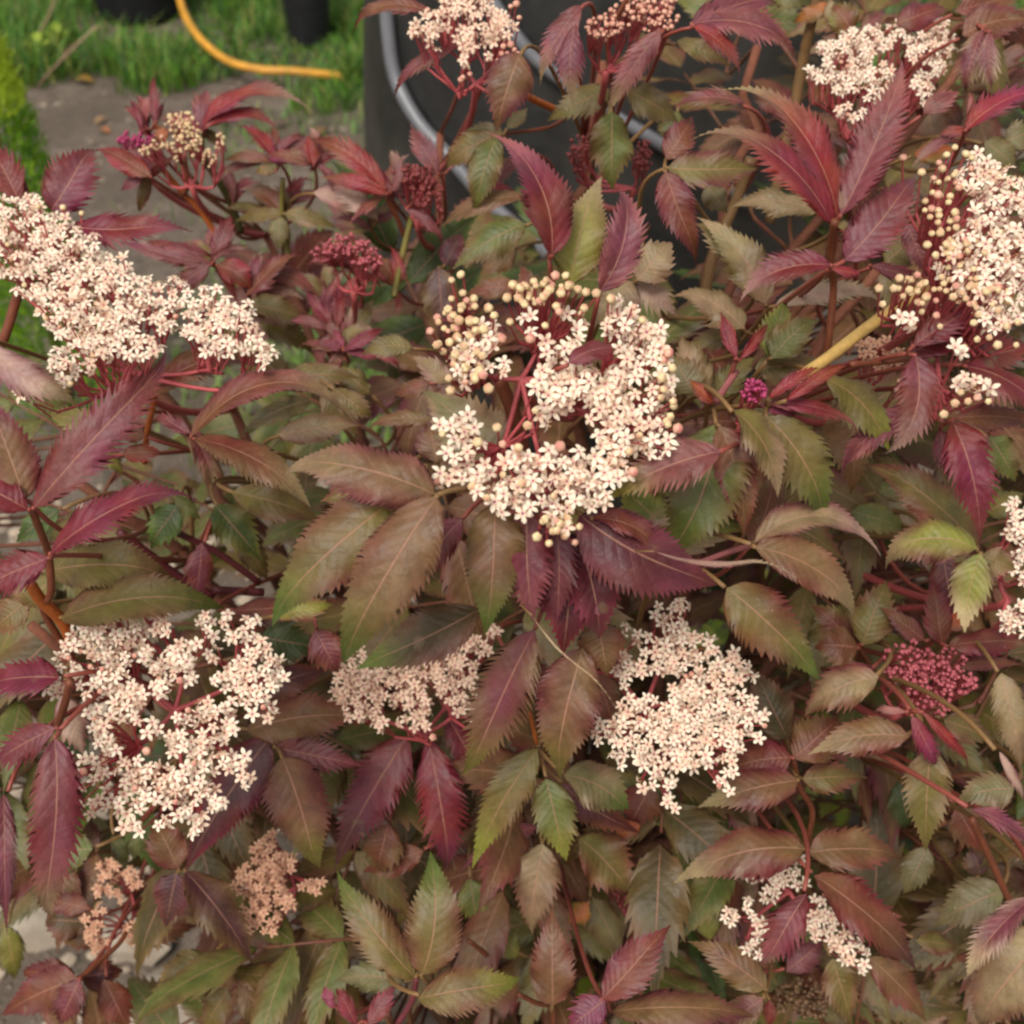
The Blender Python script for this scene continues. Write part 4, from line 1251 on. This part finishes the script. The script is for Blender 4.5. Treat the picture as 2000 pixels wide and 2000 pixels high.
all_items = []          # every flower and bud with its head
head_objs = []
for hi, H in enumerate(HEADS):
    r = np.random.default_rng(100 + hi)
    z0 = H['z']
    hu, hv = px(*H['hub'])
    tilt = math.tan(math.radians(H['tilt']))
    pn = nrm(math.cos(math.radians(H['tilt'])) * (-FWD) + math.sin(math.radians(H['tilt'])) * UPV)   # head's own axis

    def depth(u, v):
        return z0 - (v - hv) / FPX * z0 * tilt

    hub = at(hu, hv, depth(hu, hv)) - pn * (.030 if H['lobes'] else .020)
    g = Geo()
    stalk_c = C_STALK if H['btint'] != 'bbrown' else lin(110, 70, 50)
    items = []
    D = H['fpx'] * .78 / FPX * z0

    def ped(a, b, r0, r1, n=2):
        V, F = tube(np.linspace(a, b, n), r0, r1, 4, cap=False)
        g.add(V, F, stalk_c * (.85 + .3 * r.random()))

    placed = []
    lobes = [(*px(tl, x, y), rad * TS * 1.02) for (tl, x, y, rad) in H['lobes']]
    blist = [(px(*b), 1.0) for b in H['buds']]
    regs = []
    for (tl, x, y, rx, ry, nb) in H.get('reg', []):
        for k in range(int(nb * 1.25)):
            a, q = r.random() * 6.283, math.sqrt(r.random())
            blist.append((px(tl, x + rx * q * math.cos(a), y + ry * q * math.sin(a)), (.62 if not H['lobes'] else .7) + .4 * r.random()))
    # the head forks twice: hub > rays > knots > flower stalks
    cen = np.array([(u, v) for u, v, _ in lobes] + [b[0] for b in blist])
    kr = int(np.clip(len(cen) / 7, 2, 6))
    ctr = cen[r.choice(len(cen), kr, replace=False)].astype(float)
    for _ in range(8):
        lab_ = np.argmin(((cen[:, None] - ctr[None]) ** 2).sum(-1), 1)
        for k in range(kr):
            if (lab_ == k).any(): ctr[k] = cen[lab_ == k].mean(0)
    rays = []
    for k in range(kr):
        c = at(ctr[k][0], ctr[k][1], depth(*ctr[k]))
        ray = c - pn * .019 + (hub - c) * .30
        rays.append(ray)
        V, F = tube(bez(hub, hub + (ray - hub) * .35 - pn * .002, ray - (ray - hub) * .3 - pn * .003, ray, 6), .0011, .00085, 6, cap=False)
        g.add(V, F, stalk_c * (.85 + .3 * r.random()))
    knots = []

    def knot_for(p, lab, reach):
        best = None
        for k2, l2 in knots:
            if l2 == lab and np.linalg.norm(k2 - p) < reach:
                best = k2
                break
        if best is None:
            best = p - pn * .010 + (rays[lab] - p) * .28
            knots.append((best, lab))
            a = rays[lab]
            V, F = tube(bez(a, a + (best - a) * .4 + pn * .001, best - (best - a) * .3 - pn * .001, best, 4), .00075, .0006, 5, cap=False)
            g.add(V, F, stalk_c * (.85 + .3 * r.random()))
        return best

    for li, (u, v, rp) in enumerate(lobes):
        c = at(u, v, depth(u, v) + .008 * (r.random() - .5))
        kn = knot_for(c, lab_[li], .012)
        nf = max(1, int(round(13.5 * (rp / H['fpx']) ** 2)))
        for k in range(nf * 4):
            if nf <= 0: break
            a, q = r.random() * 6.283, math.sqrt(r.random())
            uu, vv = u + rp * q * math.cos(a), v + rp * q * math.sin(a)
            low = r.random() < .22
            lim = (H['fpx'] * (.26 if low else .45)) ** 2
            if any((uu - s) ** 2 + (vv - t) ** 2 < lim for s, t in placed): continue
            placed.append((uu, vv))
            nf -= 1
            p = at(uu, vv, depth(uu, vv) + .006 * q * q - .003 + .006 * (r.random() - .5) + (.008 if low else 0))
            nn = nrm(pn * .6 + nrm(CAMP - p) * .4 + r.normal(0, .36, 3))
            isbud = r.random() < .035
            items.append(('b' if isbud else 'f', p, nn, (D * .54 * (.84 + .30 * r.random())) if not isbud else D * .22))
            ped(kn + r.normal(0, .0012, 3), p - nn * D * .04, .00038, .00032)
    BD = H['bpx'] / FPX * z0
    for bi, ((u, v), s) in enumerate(blist):
        lb = lab_[len(lobes) + bi]
        p = at(u, v, depth(u, v) + .012 * (r.random() - .5))
        nn = nrm(pn * .6 + nrm(p - hub) * .5 + r.normal(0, .25, 3))
        items.append(('b', p, nn, BD * (.38 if H['lobes'] else .40) * s * (.72 + .42 * r.random())))
        kn = knot_for(p, lb, .014 if H['lobes'] else .02)
        th = .0004 if H['lobes'] else .00026
        ped(kn, p - nn * BD * .4, th, th)
    # peduncle down into the bush
    sp = nearest_stem(hub + FWD * .06)
    V, F = tube(bez(hub, hub - pn * .03, sp + (hub - sp) * .3 + np.array([0, 0, -.01]), sp, 12), .0017, .0022, 7)
    g.add(V, F, stalk_c * .9 + lin(140, 90, 50) * .1)
    ho = g.build('flower_head', M_STALK, shrub, SHRUB_BASE)
    if H.get('label'): ho['label'] = H['label']
    head_objs.append(ho)
    for it in items:
        all_items.append((hi, *it))

for kind, nm, plural_name, mt in (('f', 'flower', 'flower_mass', M_PETAL), ('b', 'bud', 'bud_mass', M_BUD)):
    L = [it for it in all_items if it[1] == kind]
    def shown(it):
        d = it[2] - CAMP
        zz = d @ FWD
        u, v = 1000 + FPX * (d @ RGT) / zz, 1000 - FPX * (d @ UPV) / zz
        return (it[4] / zz) if (0 < u < 2000 and 0 < v < 2000) else 0
    L.sort(key=lambda it: -shown(it))
    rest = {}
    for k, (hi, _, p, nn, s) in enumerate(L):
        H = HEADS[hi]
        tint = H['tint'] if kind == 'f' else H['btint']
        if kind == 'f' and tint == 'cream' and rng.random() < .26: tint = 'pinkc'
        if kind == 'b' and tint == 'bcream' and rng.random() < .15: tint = 'bpink'
        var = int(rng.integers(8))
        R = frame(nn, rng.random() * 6.28)
        if k < 290:
            o = bpy.data.objects.new(nm, shared_mesh(kind, tint, var))
            col.objects.link(o)
            o.parent = head_objs[hi]
            M4 = np.eye(4)
            M4[:3, :3] = R * s
            M4[:3, 3] = p - SHRUB_BASE
            o.matrix_local = Matrix(M4.tolist())
        else:
            t = templ(kind, tint, var)
            rest.setdefault(hi, Geo()).add(t[0] @ (R * s).T + p, t[1], t[2])
    for hi, g in rest.items():
        o = g.build(plural_name, mt, head_objs[hi], SHRUB_BASE)
        o['kind'] = 'stuff'

# --- foliage deeper in the bush
fill = small
FC = [('brown', 'rust'), ('olive', 'brown'), ('dolive', 'olive'), ('brown', 'rust'), ('green', 'lime'), ('dgreen', 'green'), ('olive', 'taupe'), ('green', 'olive'), ('rust', 'dwine'), ('dolive', 'olive'), ('olive', 'green'), ('brown', 'plum'), ('olive', 'rust'), ('green', 'brown')]


def canopy_ok(u, v):
    if u < 640: return v > 760 + .1 * u
    if u < 900: return v > 560
    if u < 1330: return v > 420
    return v > -60


def compound(p, d, nn, size, cols_, seed, sink):
    r = np.random.default_rng(seed)
    side = nrm(np.cross(d, nn))
    k = 0
    spots = [(1.0, 0, 1.0), (.72, 1, .85), (.72, -1, .85), (.34, 1, .75), (.34, -1, .75)]
    for (a, s, f) in spots:
        b = p + d * size * a * .9
        ld = nrm(d * (1.0 if s == 0 else .45) + side * s * .9 + r.normal(0, .12, 3) + np.array([0, 0, -.18]))
        ln = size * f * (.9 + .2 * r.random())
        tip = b + ld * ln + np.array([0, 0, -.12 * ln])
        pc = b + ld * ln * .5 + nn * ln * .12
        ca, cb = cols_
        gg = leaf_geo(b, pc, tip, nn, ln * (.38 + .1 * r.random()), 11, .16, 14, r.normal(0, 14), r.normal(0, 20), ca, cb, None, .06, .12, False, seed * 7 + k, .72, .12 * r.random())
        sink.append((gg, b))
        k += 1


KEEP = [((L['u0'] + L['u1']) / 2, (L['v0'] + L['v1']) / 2, L['z'], 120) for L in leaf_rows if L['z'] >= .56]
for H in HEADS:
    pts = np.array([px(q[0], q[1], q[2]) for q in list(H['lobes']) + list(H['buds']) + list(H.get('reg', []))])
    KEEP += [(a, b, H['z'] + .01, 130) for a, b in pts]
KEEP = np.array(KEEP)
cnt = 0
while cnt < 360:
    u, v = rng.uniform(-350, 2350), rng.uniform(-120, 2350)
    if not canopy_ok(u, v): continue
    if u < 520 and v > 1540 and rng.random() < .93: continue
    if u < 640 and v < 1250 and rng.random() < .45: continue
    if 850 < u < 1330 and v < 620 and rng.random() < .7: continue
    if u >= 1330 and v < 330 and rng.random() < .5: continue
    z = rng.uniform(.62, .98) if v > 500 else rng.uniform(.66, .9)
    near = (np.hypot(KEEP[:, 0] - u, KEEP[:, 1] - v) < KEEP[:, 3])
    if near.any():
        z = max(z, KEEP[near, 2].max() + rng.uniform(.05, .14))
    p = at(u, v, z)
    if p[2] < .18: continue
    out = nrm(np.array([p[0] - SHRUB_BASE[0], p[1] - SHRUB_BASE[1], .10]) + rng.normal(0, .22, 3))
    nn = nrm(view_normal(p, .7) + rng.normal(0, .22, 3))
    d = nrm(out - nn * np.dot(out, nn) + rng.normal(0, .2, 3))
    tmp = []
    compound(p, d, nn, rng.uniform(.058, .084), FC[int(rng.integers(len(FC)))], 5000 + cnt, tmp)
    for gg, b in tmp:
        fill.add(*gg)
    V, F = tube(np.array([p - d * .01, p + d * .03, p + d * .062]), .0012, .0008, 4)
    fill.add(V, F, lin(120, 74, 52), np.tile([.5, .5, .5], (len(V), 1)))
    sp = nearest_stem(p + np.array([0, 0, -.03]))
    V, F = tube(bez(p, p - d * .03, sp + (p - sp) * .3, sp, 6), .0012, .0016, 4)
    fill.add(V, F, lin(120, 74, 52), np.tile([.5, .5, .5], (len(V), 1)))
    cnt += 1
o = fill.build('foliage', M_LEAF, shrub, SHRUB_BASE)
o['kind'] = 'stuff'

# ------------------------------------------------------------------ black barrel with a grey hose over it
BX, BY, BR, BH = .100, 1.46, .282, .96
barrel = empty('barrel', (BX, BY, 0))
tag(barrel, 'tall black plastic barrel standing behind the elderberry shrub', 'barrel')


def lathe(prof, seg=64):
    V, F = [], []
    th = np.linspace(0, 2 * math.pi, seg, endpoint=False)
    for (r_, z_) in prof:
        V.append(np.stack([r_ * np.cos(th), r_ * np.sin(th), np.full(seg, z_)], -1))
    for i in range(len(prof) - 1):
        for k in range(seg):
            F.append((i * seg + k, i * seg + (k + 1) % seg, (i + 1) * seg + (k + 1) % seg, (i + 1) * seg + k))
    return np.concatenate(V), F


def barrel_r(z):
    return BR * (.86 + .14 * math.sin(math.pi * min(1, max(0, z / BH))))


prof = [(0.0, .004), (.86 * BR, .004)] + [(barrel_r(z), z) for z in np.linspace(.02, BH, 30)] + [(barrel_r(BH) - .006, BH + .004), (barrel_r(BH) - .018, BH - .004), (.80 * BR, .10), (0, .10)]
M_BLACK = simple_material('black_plastic', lin(40, 39, 37), .45, 55, .6, .5, .0006, lin(58, 56, 52))
M_POT = simple_material('pot_plastic', lin(30, 30, 32), .6, 40, .6, .35, .0006)
V, F = lathe(prof)
build('body', V, F, M_BLACK, barrel)
for zz in (.16, .93):
    pr = [(barrel_r(zz) - .002, zz - .018), (barrel_r(zz) + .008, zz - .013), (barrel_r(zz) + .010, zz), (barrel_r(zz) + .008, zz + .013), (barrel_r(zz) - .002, zz + .018)]
    V, F = lathe(pr)
    build('rim' if zz > .5 else 'rib', V, F, M_BLACK, barrel)


def on_barrel(u, v, off):
    d = FWD + RGT * (u - 1000) / FPX - UPV * (v - 1000) / FPX
    zz = .6
    for _ in range(6):
        R_ = barrel_r(zz) + off
        ox, oy = -BX, -BY
        a = d[0] ** 2 + d[1] ** 2
        b = 2 * (ox * d[0] + oy * d[1])
        c = ox * ox + oy * oy - R_ * R_
        disc = b * b - 4 * a * c
        t = (-b - math.sqrt(max(disc, 0))) / (2 * a)
        zz = CAM_H + t * d[2]
    return CAMP + d * t


M_HOSE_G = simple_material('grey_hose_rubber', lin(112, 112, 116), .34, 25, .7, .5, .0003)
hose_px1 = [(752, -40), (756, 40), (772, 150), (815, 235), (872, 300), (950, 390), (1035, 465), (1120, 540)]
hose_px2 = [(940, -30), (1000, 60), (1050, 118), (1110, 165), (1190, 222), (1280, 275), (1370, 330), (1460, 400)]
for lab, hp, rr in (('pale grey hose hanging down the left flank of the black barrel', hose_px1, .0075), ('grey hose slanting across the front of the black barrel', hose_px2, .0068)):
    P = catmull([on_barrel(u, v, rr) for u, v in hp], 8)
    V, F = tube(P, rr, rr, 12)
    g = Geo()
    o_ = P[0]
    g.add(V - o_, F)
    o = g.build('grey_hose', M_HOSE_G)
    o.location = tuple(o_)
    tag(o, lab, 'hose', 'grey hoses on the barrel')

# ------------------------------------------------------------------ background: pots, yellow hose, grass, conifer, twigs
POTS = []


def plant_pot(u, v, r_top, h, label, tilt=0):
    p = on_ground(u, v)
    e = empty('plant_pot', p)
    POTS.append(p)
    rb = r_top * .74
    prof = [(0, .003), (rb, .003)] + [(rb + (r_top - rb) * t, .003 + (h - .02) * t) for t in np.linspace(0.02, 1, 8)] + [(r_top - .006, h - .02), (r_top * .86, h - .06), (0, h - .06)]
    V, F = lathe(prof, 40)
    build('body', V, F, M_POT, e)
    pr = [(r_top + .001, h - .045), (r_top + .010, h - .042), (r_top + .011, h), (r_top - .004, h + .002), (r_top - .006, h - .03)]
    V, F = lathe(pr, 40)
    build('rim', V, F, M_POT, e)
    V, F = lathe([(0, h - .052), (r_top * .5, h - .047), (r_top * .93, h - .05)], 30)
    build('soil', V, F, M_SOIL, e)
    e.rotation_euler = (tilt, 0, 0)
    tag(e, label, 'pot', 'black nursery pots in the grass')


plant_pot(606, 82, .075, .30, 'small black nursery pot standing bare in the bright grass')
plant_pot(275, 22, .16, .30, 'wide dark grey nursery pot half hidden behind long grass')

M_HOSE_Y = simple_material('yellow_hose', lin(220, 156, 52), .5, 30, .7, .5, .0004)
hp = [(345, -60, .10), (353, 5, .075), (372, 50, .06), (405, 90, .05), (450, 121, .045), (510, 136, .042), (570, 139, .040), (620, 144, .03), (680, 150, .015)]
P = catmull([on_ground(u, v, h) for u, v, h in hp], 10)
V, F = tube(P, .0098, .0098, 12, bump=.05)
g = Geo()
g.add(V - P[0], F)
o = g.build('garden_hose', M_HOSE_Y)
o.location = tuple(P[0])
tag(o, 'orange-yellow garden hose curving down into the green grass', 'hose')
HOSE_PTS = P


def grass_patch(xy, hmin, hmax, wmin, wmax, g, cols_):
    n = len(xy)
    b = np.column_stack([xy, np.where((abs(xy[:, 0]) < 3) & (xy[:, 1] < 7), ground_h(xy[:, 0], xy[:, 1]), 0) - .003])
    hgt = rng.uniform(hmin, hmax, n)
    dist = np.min((HOSE_PTS[None, :-14, 0] - xy[:, None, 0]) ** 2 + (HOSE_PTS[None, :-14, 1] - xy[:, None, 1]) ** 2, axis=1)
    hgt = np.where(dist < .09 ** 2, hgt * .45, hgt)
    for pc_ in POTS:
        dd = np.hypot(xy[:, 0] - pc_[0], xy[:, 1] - (pc_[1] - .12))
        hgt = np.where(dd < .16, hgt * .4, hgt)
    wd = rng.uniform(wmin, wmax, n)
    a = rng.random(n) * 6.283
    lean = rng.uniform(.1, .85, n) * hgt
    d = np.column_stack([np.cos(a), np.sin(a), np.zeros(n)])
    s = np.column_stack([-d[:, 1], d[:, 0], np.zeros(n)]) * wd[:, None] / 2
    V = np.empty((n, 7, 3))
    for k, t in enumerate((0, .34, .67, 1.0)):
        C = b + d * (t ** 1.9 * lean)[:, None]
        C[:, 2] += t * hgt * (1 - .25 * t)
        if k < 3:
            w_ = 1 - t ** 2.2
            V[:, 2 * k], V[:, 2 * k + 1] = C - s * w_, C + s * w_
        else:
            V[:, 6] = C
    c = np.array(cols_)[rng.integers(len(cols_), size=n)] * rng.uniform(.75, 1.25, (n, 1))
    F = (np.arange(n) * 7)[:, None]
    faces = [tuple(q) for q in (F + np.array([0, 1, 3, 2])).tolist()] + [tuple(q) for q in (F + np.array([2, 3, 5, 4])).tolist()] + [tuple(q) for q in (F + np.array([4, 5, 6])).tolist()]
    g.add(V.reshape(-1, 3), faces, np.repeat(c, 7, 0))


GC = [lin(82, 132, 34), lin(104, 152, 44), lin(62, 104, 32), lin(104, 148, 54), lin(124, 146, 62), lin(70, 112, 42), lin(50, 88, 28), lin(54, 92, 34), lin(150, 150, 78)]
gr = Geo()
clumps = np.column_stack([rng.uniform(-1.9, .5, 240), rng.uniform(3.0, 4.9, 240)])


def keep_main(q):
    x, y = q[:, 0], q[:, 1]
    e = 3.10 + .07 * np.sin(x * 7) + .05 * np.sin(x * 17 + 1) + .12 * (x < -1.0) - .14 * (x > -.55)
    return q[y > e]


q = clumps[rng.integers(240, size=26000)] + rng.normal(0, .06, (26000, 2))
grass_patch(keep_main(q), .05, .15, .003, .006, gr, GC)
grass_patch(keep_main(np.column_stack([rng.uniform(-1.9, .4, 30000), rng.uniform(2.85, 4.9, 30000)])), .03, .10, .003, .006, gr, GC)
grass_patch(np.column_stack([rng.uniform(-6, 6, 16000), rng.uniform(4.9, 10, 16000)]), .07, .17, .006, .014, gr, GC)
grass_patch(np.column_stack([rng.uniform(.4, 4, 9000), rng.uniform(2.9, 4.9, 9000)]), .06, .15, .004, .008, gr, GC)
q = np.column_stack([rng.normal(-.22, .17, 3400), rng.normal(1.95, .22, 3400)])      # thin tufts behind the bush
grass_patch(q[np.hypot(q[:, 0] - BX, q[:, 1] - BY) > BR + .05], .03, .08, .003, .006, gr, [lin(110, 140, 60), lin(98, 128, 50), lin(128, 150, 80)])
grass_patch(np.column_stack([rng.uniform(-.75, -.3, 420), rng.uniform(2.6, 3.0, 420)]), .02, .05, .003, .005, gr, GC)
o = gr.build('grass', M_GRASS)
tag(o, 'green grass growing beyond the bare soil strip', 'grass', kind='stuff')

# low yellow-green ground cover under the right of the bush
gc = Geo()
for k in range(1500):
    u, v = rng.uniform(1000, 2200), rng.uniform(1100, 2150)
    if u < 1250 and v < 1500: continue
    p = on_ground(u, v, rng.uniform(.02, .30))
    d = nrm(np.array([rng.normal(), rng.normal(), rng.uniform(-.1, .5)]))
    nn = nrm(np.array([rng.normal(0, .4), rng.normal(0, .4), 1]))
    ln = rng.uniform(.022, .05)
    s = nrm(np.cross(d, nn)) * ln * .17
    c = [lin(140, 150, 52), lin(112, 130, 46), lin(88, 104, 40), lin(160, 158, 70)][int(rng.integers(4))]
    gc.add([p, p + d * ln * .35 + s, p + d * ln * .35 - s, p + d * ln * .75 + s * .7 - nn * ln * .05, p + d * ln * .75 - s * .7 - nn * ln * .05, p + d * ln - nn * ln * .12], [(0, 1, 2), (1, 3, 4, 2), (3, 5, 4)], c)
    if k % 3 == 0:
        q = np.array([p[0], p[1], 0]) + rng.normal(0, .015, 3) * np.array([1, 1, 0])
        V, F = tube(np.array([q, (q + p) / 2 + rng.normal(0, .008, 3), p]), .0012, .0008, 4)
        gc.add(V, F, lin(150, 130, 62))
o = gc.build('ground_cover', M_WEED)
tag(o, 'yellow-green leafy ground cover under the elderberry shrub', 'ground cover', kind='stuff')


def conifer():
    p = on_ground(-55, 560)
    p = np.array([-.722, 1.667, 0])
    e = empty('conifer', p)
    g = Geo()
    top = .65
    for k in range(8500):
        h = rng.uniform(.05, 1.0)
        a = rng.random() * 6.283
        rr = .075 * (1.05 - h) ** .38 * (.45 + .75 * math.sqrt(rng.random()))
        b = np.array([rr * math.cos(a), rr * math.sin(a), h * top * .98])
        d = nrm(np.array([math.cos(a) * .7, math.sin(a) * .7, 1.1]) + rng.normal(0, .35, 3))
        ln = rng.uniform(.010, .022)
        s = nrm(np.cross(d, rng.normal(size=3))) * .0016
        c = lin(140, 176, 44) if rng.random() < .5 else lin(98, 146, 42)
        c = c * rng.uniform(.7, 1.25) if h < .82 else lin(184, 206, 62) * rng.uniform(.85, 1.1)
        g.add([b - s, b + s, b + d * ln * .6 + s * .8, b + d * ln * .6 - s * .8, b + d * ln], [(0, 1, 2, 3), (3, 2, 4)], c)
    g.build('foliage', M_WEED, e)
    V, F = tube(np.array([[0, 0, -.01], [0, .004, top * .5], [0, 0, top * .96]]), .009, .002, 7)
    g = Geo()
    g.add(V, F, lin(90, 70, 50))
    g.build('trunk', M_BARK, e)
    tag(e, 'bright green narrow conifer at the edge of the soil strip', 'conifer')


conifer()

for lab, hp, r0, r1, side in (
        ('long thin dry twig leaning up through the grass', [(36, 122, .01), (62, 86, .10), (86, 48, .19), (104, 8, .28), (112, -40, .36)], .004, .0025, None),
        ('forked brown twig with a pale tip sticking out of the soil', [(74, 170, .0), (100, 138, .05), (130, 108, .11), (160, 78, .17), (188, 52, .22)], .004, .0032, [(118, 120, .088), (130, 98, .13), (139, 86, .15)])):
    def lift(u, v, h, base):
        # stand the twig in a plane through its foot
        d = FWD + RGT * (u - 1000) / FPX - UPV * (v - 1000) / FPX
        t = (base[1] + h * .15) / d[1]
        return CAMP + d * t
    base = on_ground(*hp[0][:2])
    P = catmull([base] + [lift(u, v, h, base) for u, v, h in hp[1:]], 6)
    V, F = tube(P, r0, r1, 7, bump=.2)
    e = empty('twig', base)
    g = Geo()
    t = np.linspace(0, 1, len(P)).repeat(7)[:, None]
    g.add(V - base, F, lin(104, 78, 66) * (1 - t) + lin(168, 146, 112) * t)
    g.build('stem', M_BARK, e)
    if side:
        P = catmull([lift(u, v, h, base) for u, v, h in side], 5)
        V, F = tube(P, .003, .0018, 6)
        g = Geo()
        g.add(V - base, F, lin(112, 84, 70))
        g.build('side_shoot', M_BARK, e)
    tag(e, lab, 'twig')


def small_leaf(base, d, nn, ln, wd, c, g, curl=.1):
    s = nrm(np.cross(d, nn))
    rows = []
    for t, w_ in ((0, .08), (.25, .8), (.5, 1.0), (.75, .7), (1, .05)):
        ctr = base + d * ln * t + nn * ln * curl * math.sin(t * 3.1)
        rows += [ctr - s * wd / 2 * w_ + nn * ln * .05 * w_, ctr, ctr + s * wd / 2 * w_ + nn * ln * .05 * w_]
    F = [(i * 3 + j, i * 3 + j + 1, i * 3 + j + 4, i * 3 + j + 3) for i in range(4) for j in range(2)]
    g.add(rows, F, c)


def seedling(u, v, label):
    p = on_ground(u, v)
    e = empty('weed_seedling', p)
    g = Geo()
    V, F = tube(np.array([[0, 0, -.005], [.002, 0, .03], [0, .002, .06]]), .0022, .0016, 6)
    g.add(V, F, lin(130, 140, 60))
    g.build('stem', M_WEED, e)
    for k in range(7):
        a = k * 2.4
        g = Geo()
        small_leaf(np.array([0, 0, .02 + .006 * k]), nrm(np.array([math.cos(a), math.sin(a), .45])), nrm(np.array([-.3 * math.cos(a), -.3 * math.sin(a), 1])), .045, .026, lin(160, 178, 62), g)
        g.build('leaf', M_WEED, e)
    tag(e, label, 'weed', 'weed seedlings at the grass edge')


seedling(84, 128, 'lime-green weed seedling between the long thin twig and the forked twig')
seedling(122, 108, 'small lime-green seedling touching the forked twig')

FL = [(126, 127, 'red-brown fallen leaf lying beside the forked twig', (124, 48, 36), .05), (142, 160, 'yellow-brown fallen leaf at the grass edge', (150, 116, 50), .06),
      (74, 152, 'pinkish fallen leaf by the foot of the forked twig', (170, 122, 100), .045), (186, 246, 'tan fallen leaf in the middle of the bare soil', (156, 122, 84), .04),
      (216, 263, 'small orange fallen leaf below the tan one', (178, 112, 72), .035), (66, 228, 'pale pink dry leaf scrap near the conifer', (178, 128, 112), .035),
      (640, 255, 'brown fallen leaf on soil near the barrel', (128, 92, 64), .05), (530, 250, 'dark dry leaf lying between grass and soil', (110, 84, 70), .045)]
for u, v, lab, c, ln in FL:
    p = on_ground(u, v) + np.array([0, 0, .006])
    p[2] += float(ground_h(p[0], p[1]))
    a = rng.random() * 6.28
    g = Geo()
    small_leaf(np.zeros(3), np.array([math.cos(a), math.sin(a), 0]), np.array([0, 0, 1.0]), ln, ln * .55, lin(*c), g, .2)
    o = g.build('fallen_leaf', M_WEED)
    o.location = tuple(p)
    tag(o, lab, 'fallen leaf')

M_STONE = simple_material('pale_stone', lin(160, 148, 132), .8, 50, .8, .3, .002, lin(134, 120, 104))
ST = [(112, 1745, .036, 'pale angular stone on the ground beside the purple hanging leaflet'), (300, 1975, .045, 'white flat stone below the dark oval leaflet'), (255, 1830, .035, 'small grey-beige pebble near the peach flowers'), (60, 1800, .04, 'dull beige stone behind the green leaflet')]
for k, (u, v, rr, lab) in enumerate(ST):
    p = on_ground(u, v)
    V = ICO_V.copy()
    r = np.random.default_rng(900 + k)
    for _ in range(3):
        q = nrm(r.normal(size=3))
        V *= (1 + .22 * np.tanh(3 * (V @ q)))[:, None]
    V *= np.array([1.2, .9, .55]) * rr
    V[:, 2] += rr * .25
    g = Geo()
    g.add(V, ICO_F)
    o = g.build('stone', M_STONE, smooth=False)
    o.location = tuple(p)
    tag(o, lab, 'stone')

# loose gravel on the ground near the bush
gv = Geo()
for k in range(2250):
    x, y = (rng.uniform(-1.2, .3), rng.uniform(.15, 1.5)) if k < 1800 else (rng.uniform(-1.5, .1), rng.uniform(1.6, 3.2))
    if math.hypot(x - BX, y - BY) < BR + .03: continue
    rr = rng.uniform(.004, .014) * (1 if k < 1800 else .8)
    V = ICO_V[:12] * np.array([1.1, .9, .6]) * rr * rng.uniform(.8, 1.2, (12, 1))
    Fi = [(0, 11, 5), (0, 5, 1), (0, 1, 7), (0, 7, 10), (0, 10, 11), (1, 5, 9), (5, 11, 4), (11, 10, 2), (10, 7, 6), (7, 1, 8), (3, 9, 4), (3, 4, 2), (3, 2, 6), (3, 6, 8), (3, 8, 9), (4, 9, 5), (2, 4, 11), (6, 2, 10), (8, 6, 7), (9, 8, 1)]
    gv.add(V + np.array([x, y, float(ground_h(x, y)) + rr * .2]), Fi, lin(158, 142, 124) * (rng.uniform(.6, 1.3) if k < 1800 else rng.uniform(.35, .75)))
o = gv.build('gravel', attr_material('gravel_stone', .85, 0, 120, .3, .25), smooth=False)
tag(o, 'pale loose gravel scattered on the soil beneath the shrub', 'gravel', kind='stuff')
print('leaflets', n_leaflets, 'groups', len(groups), 'items', len(all_items))
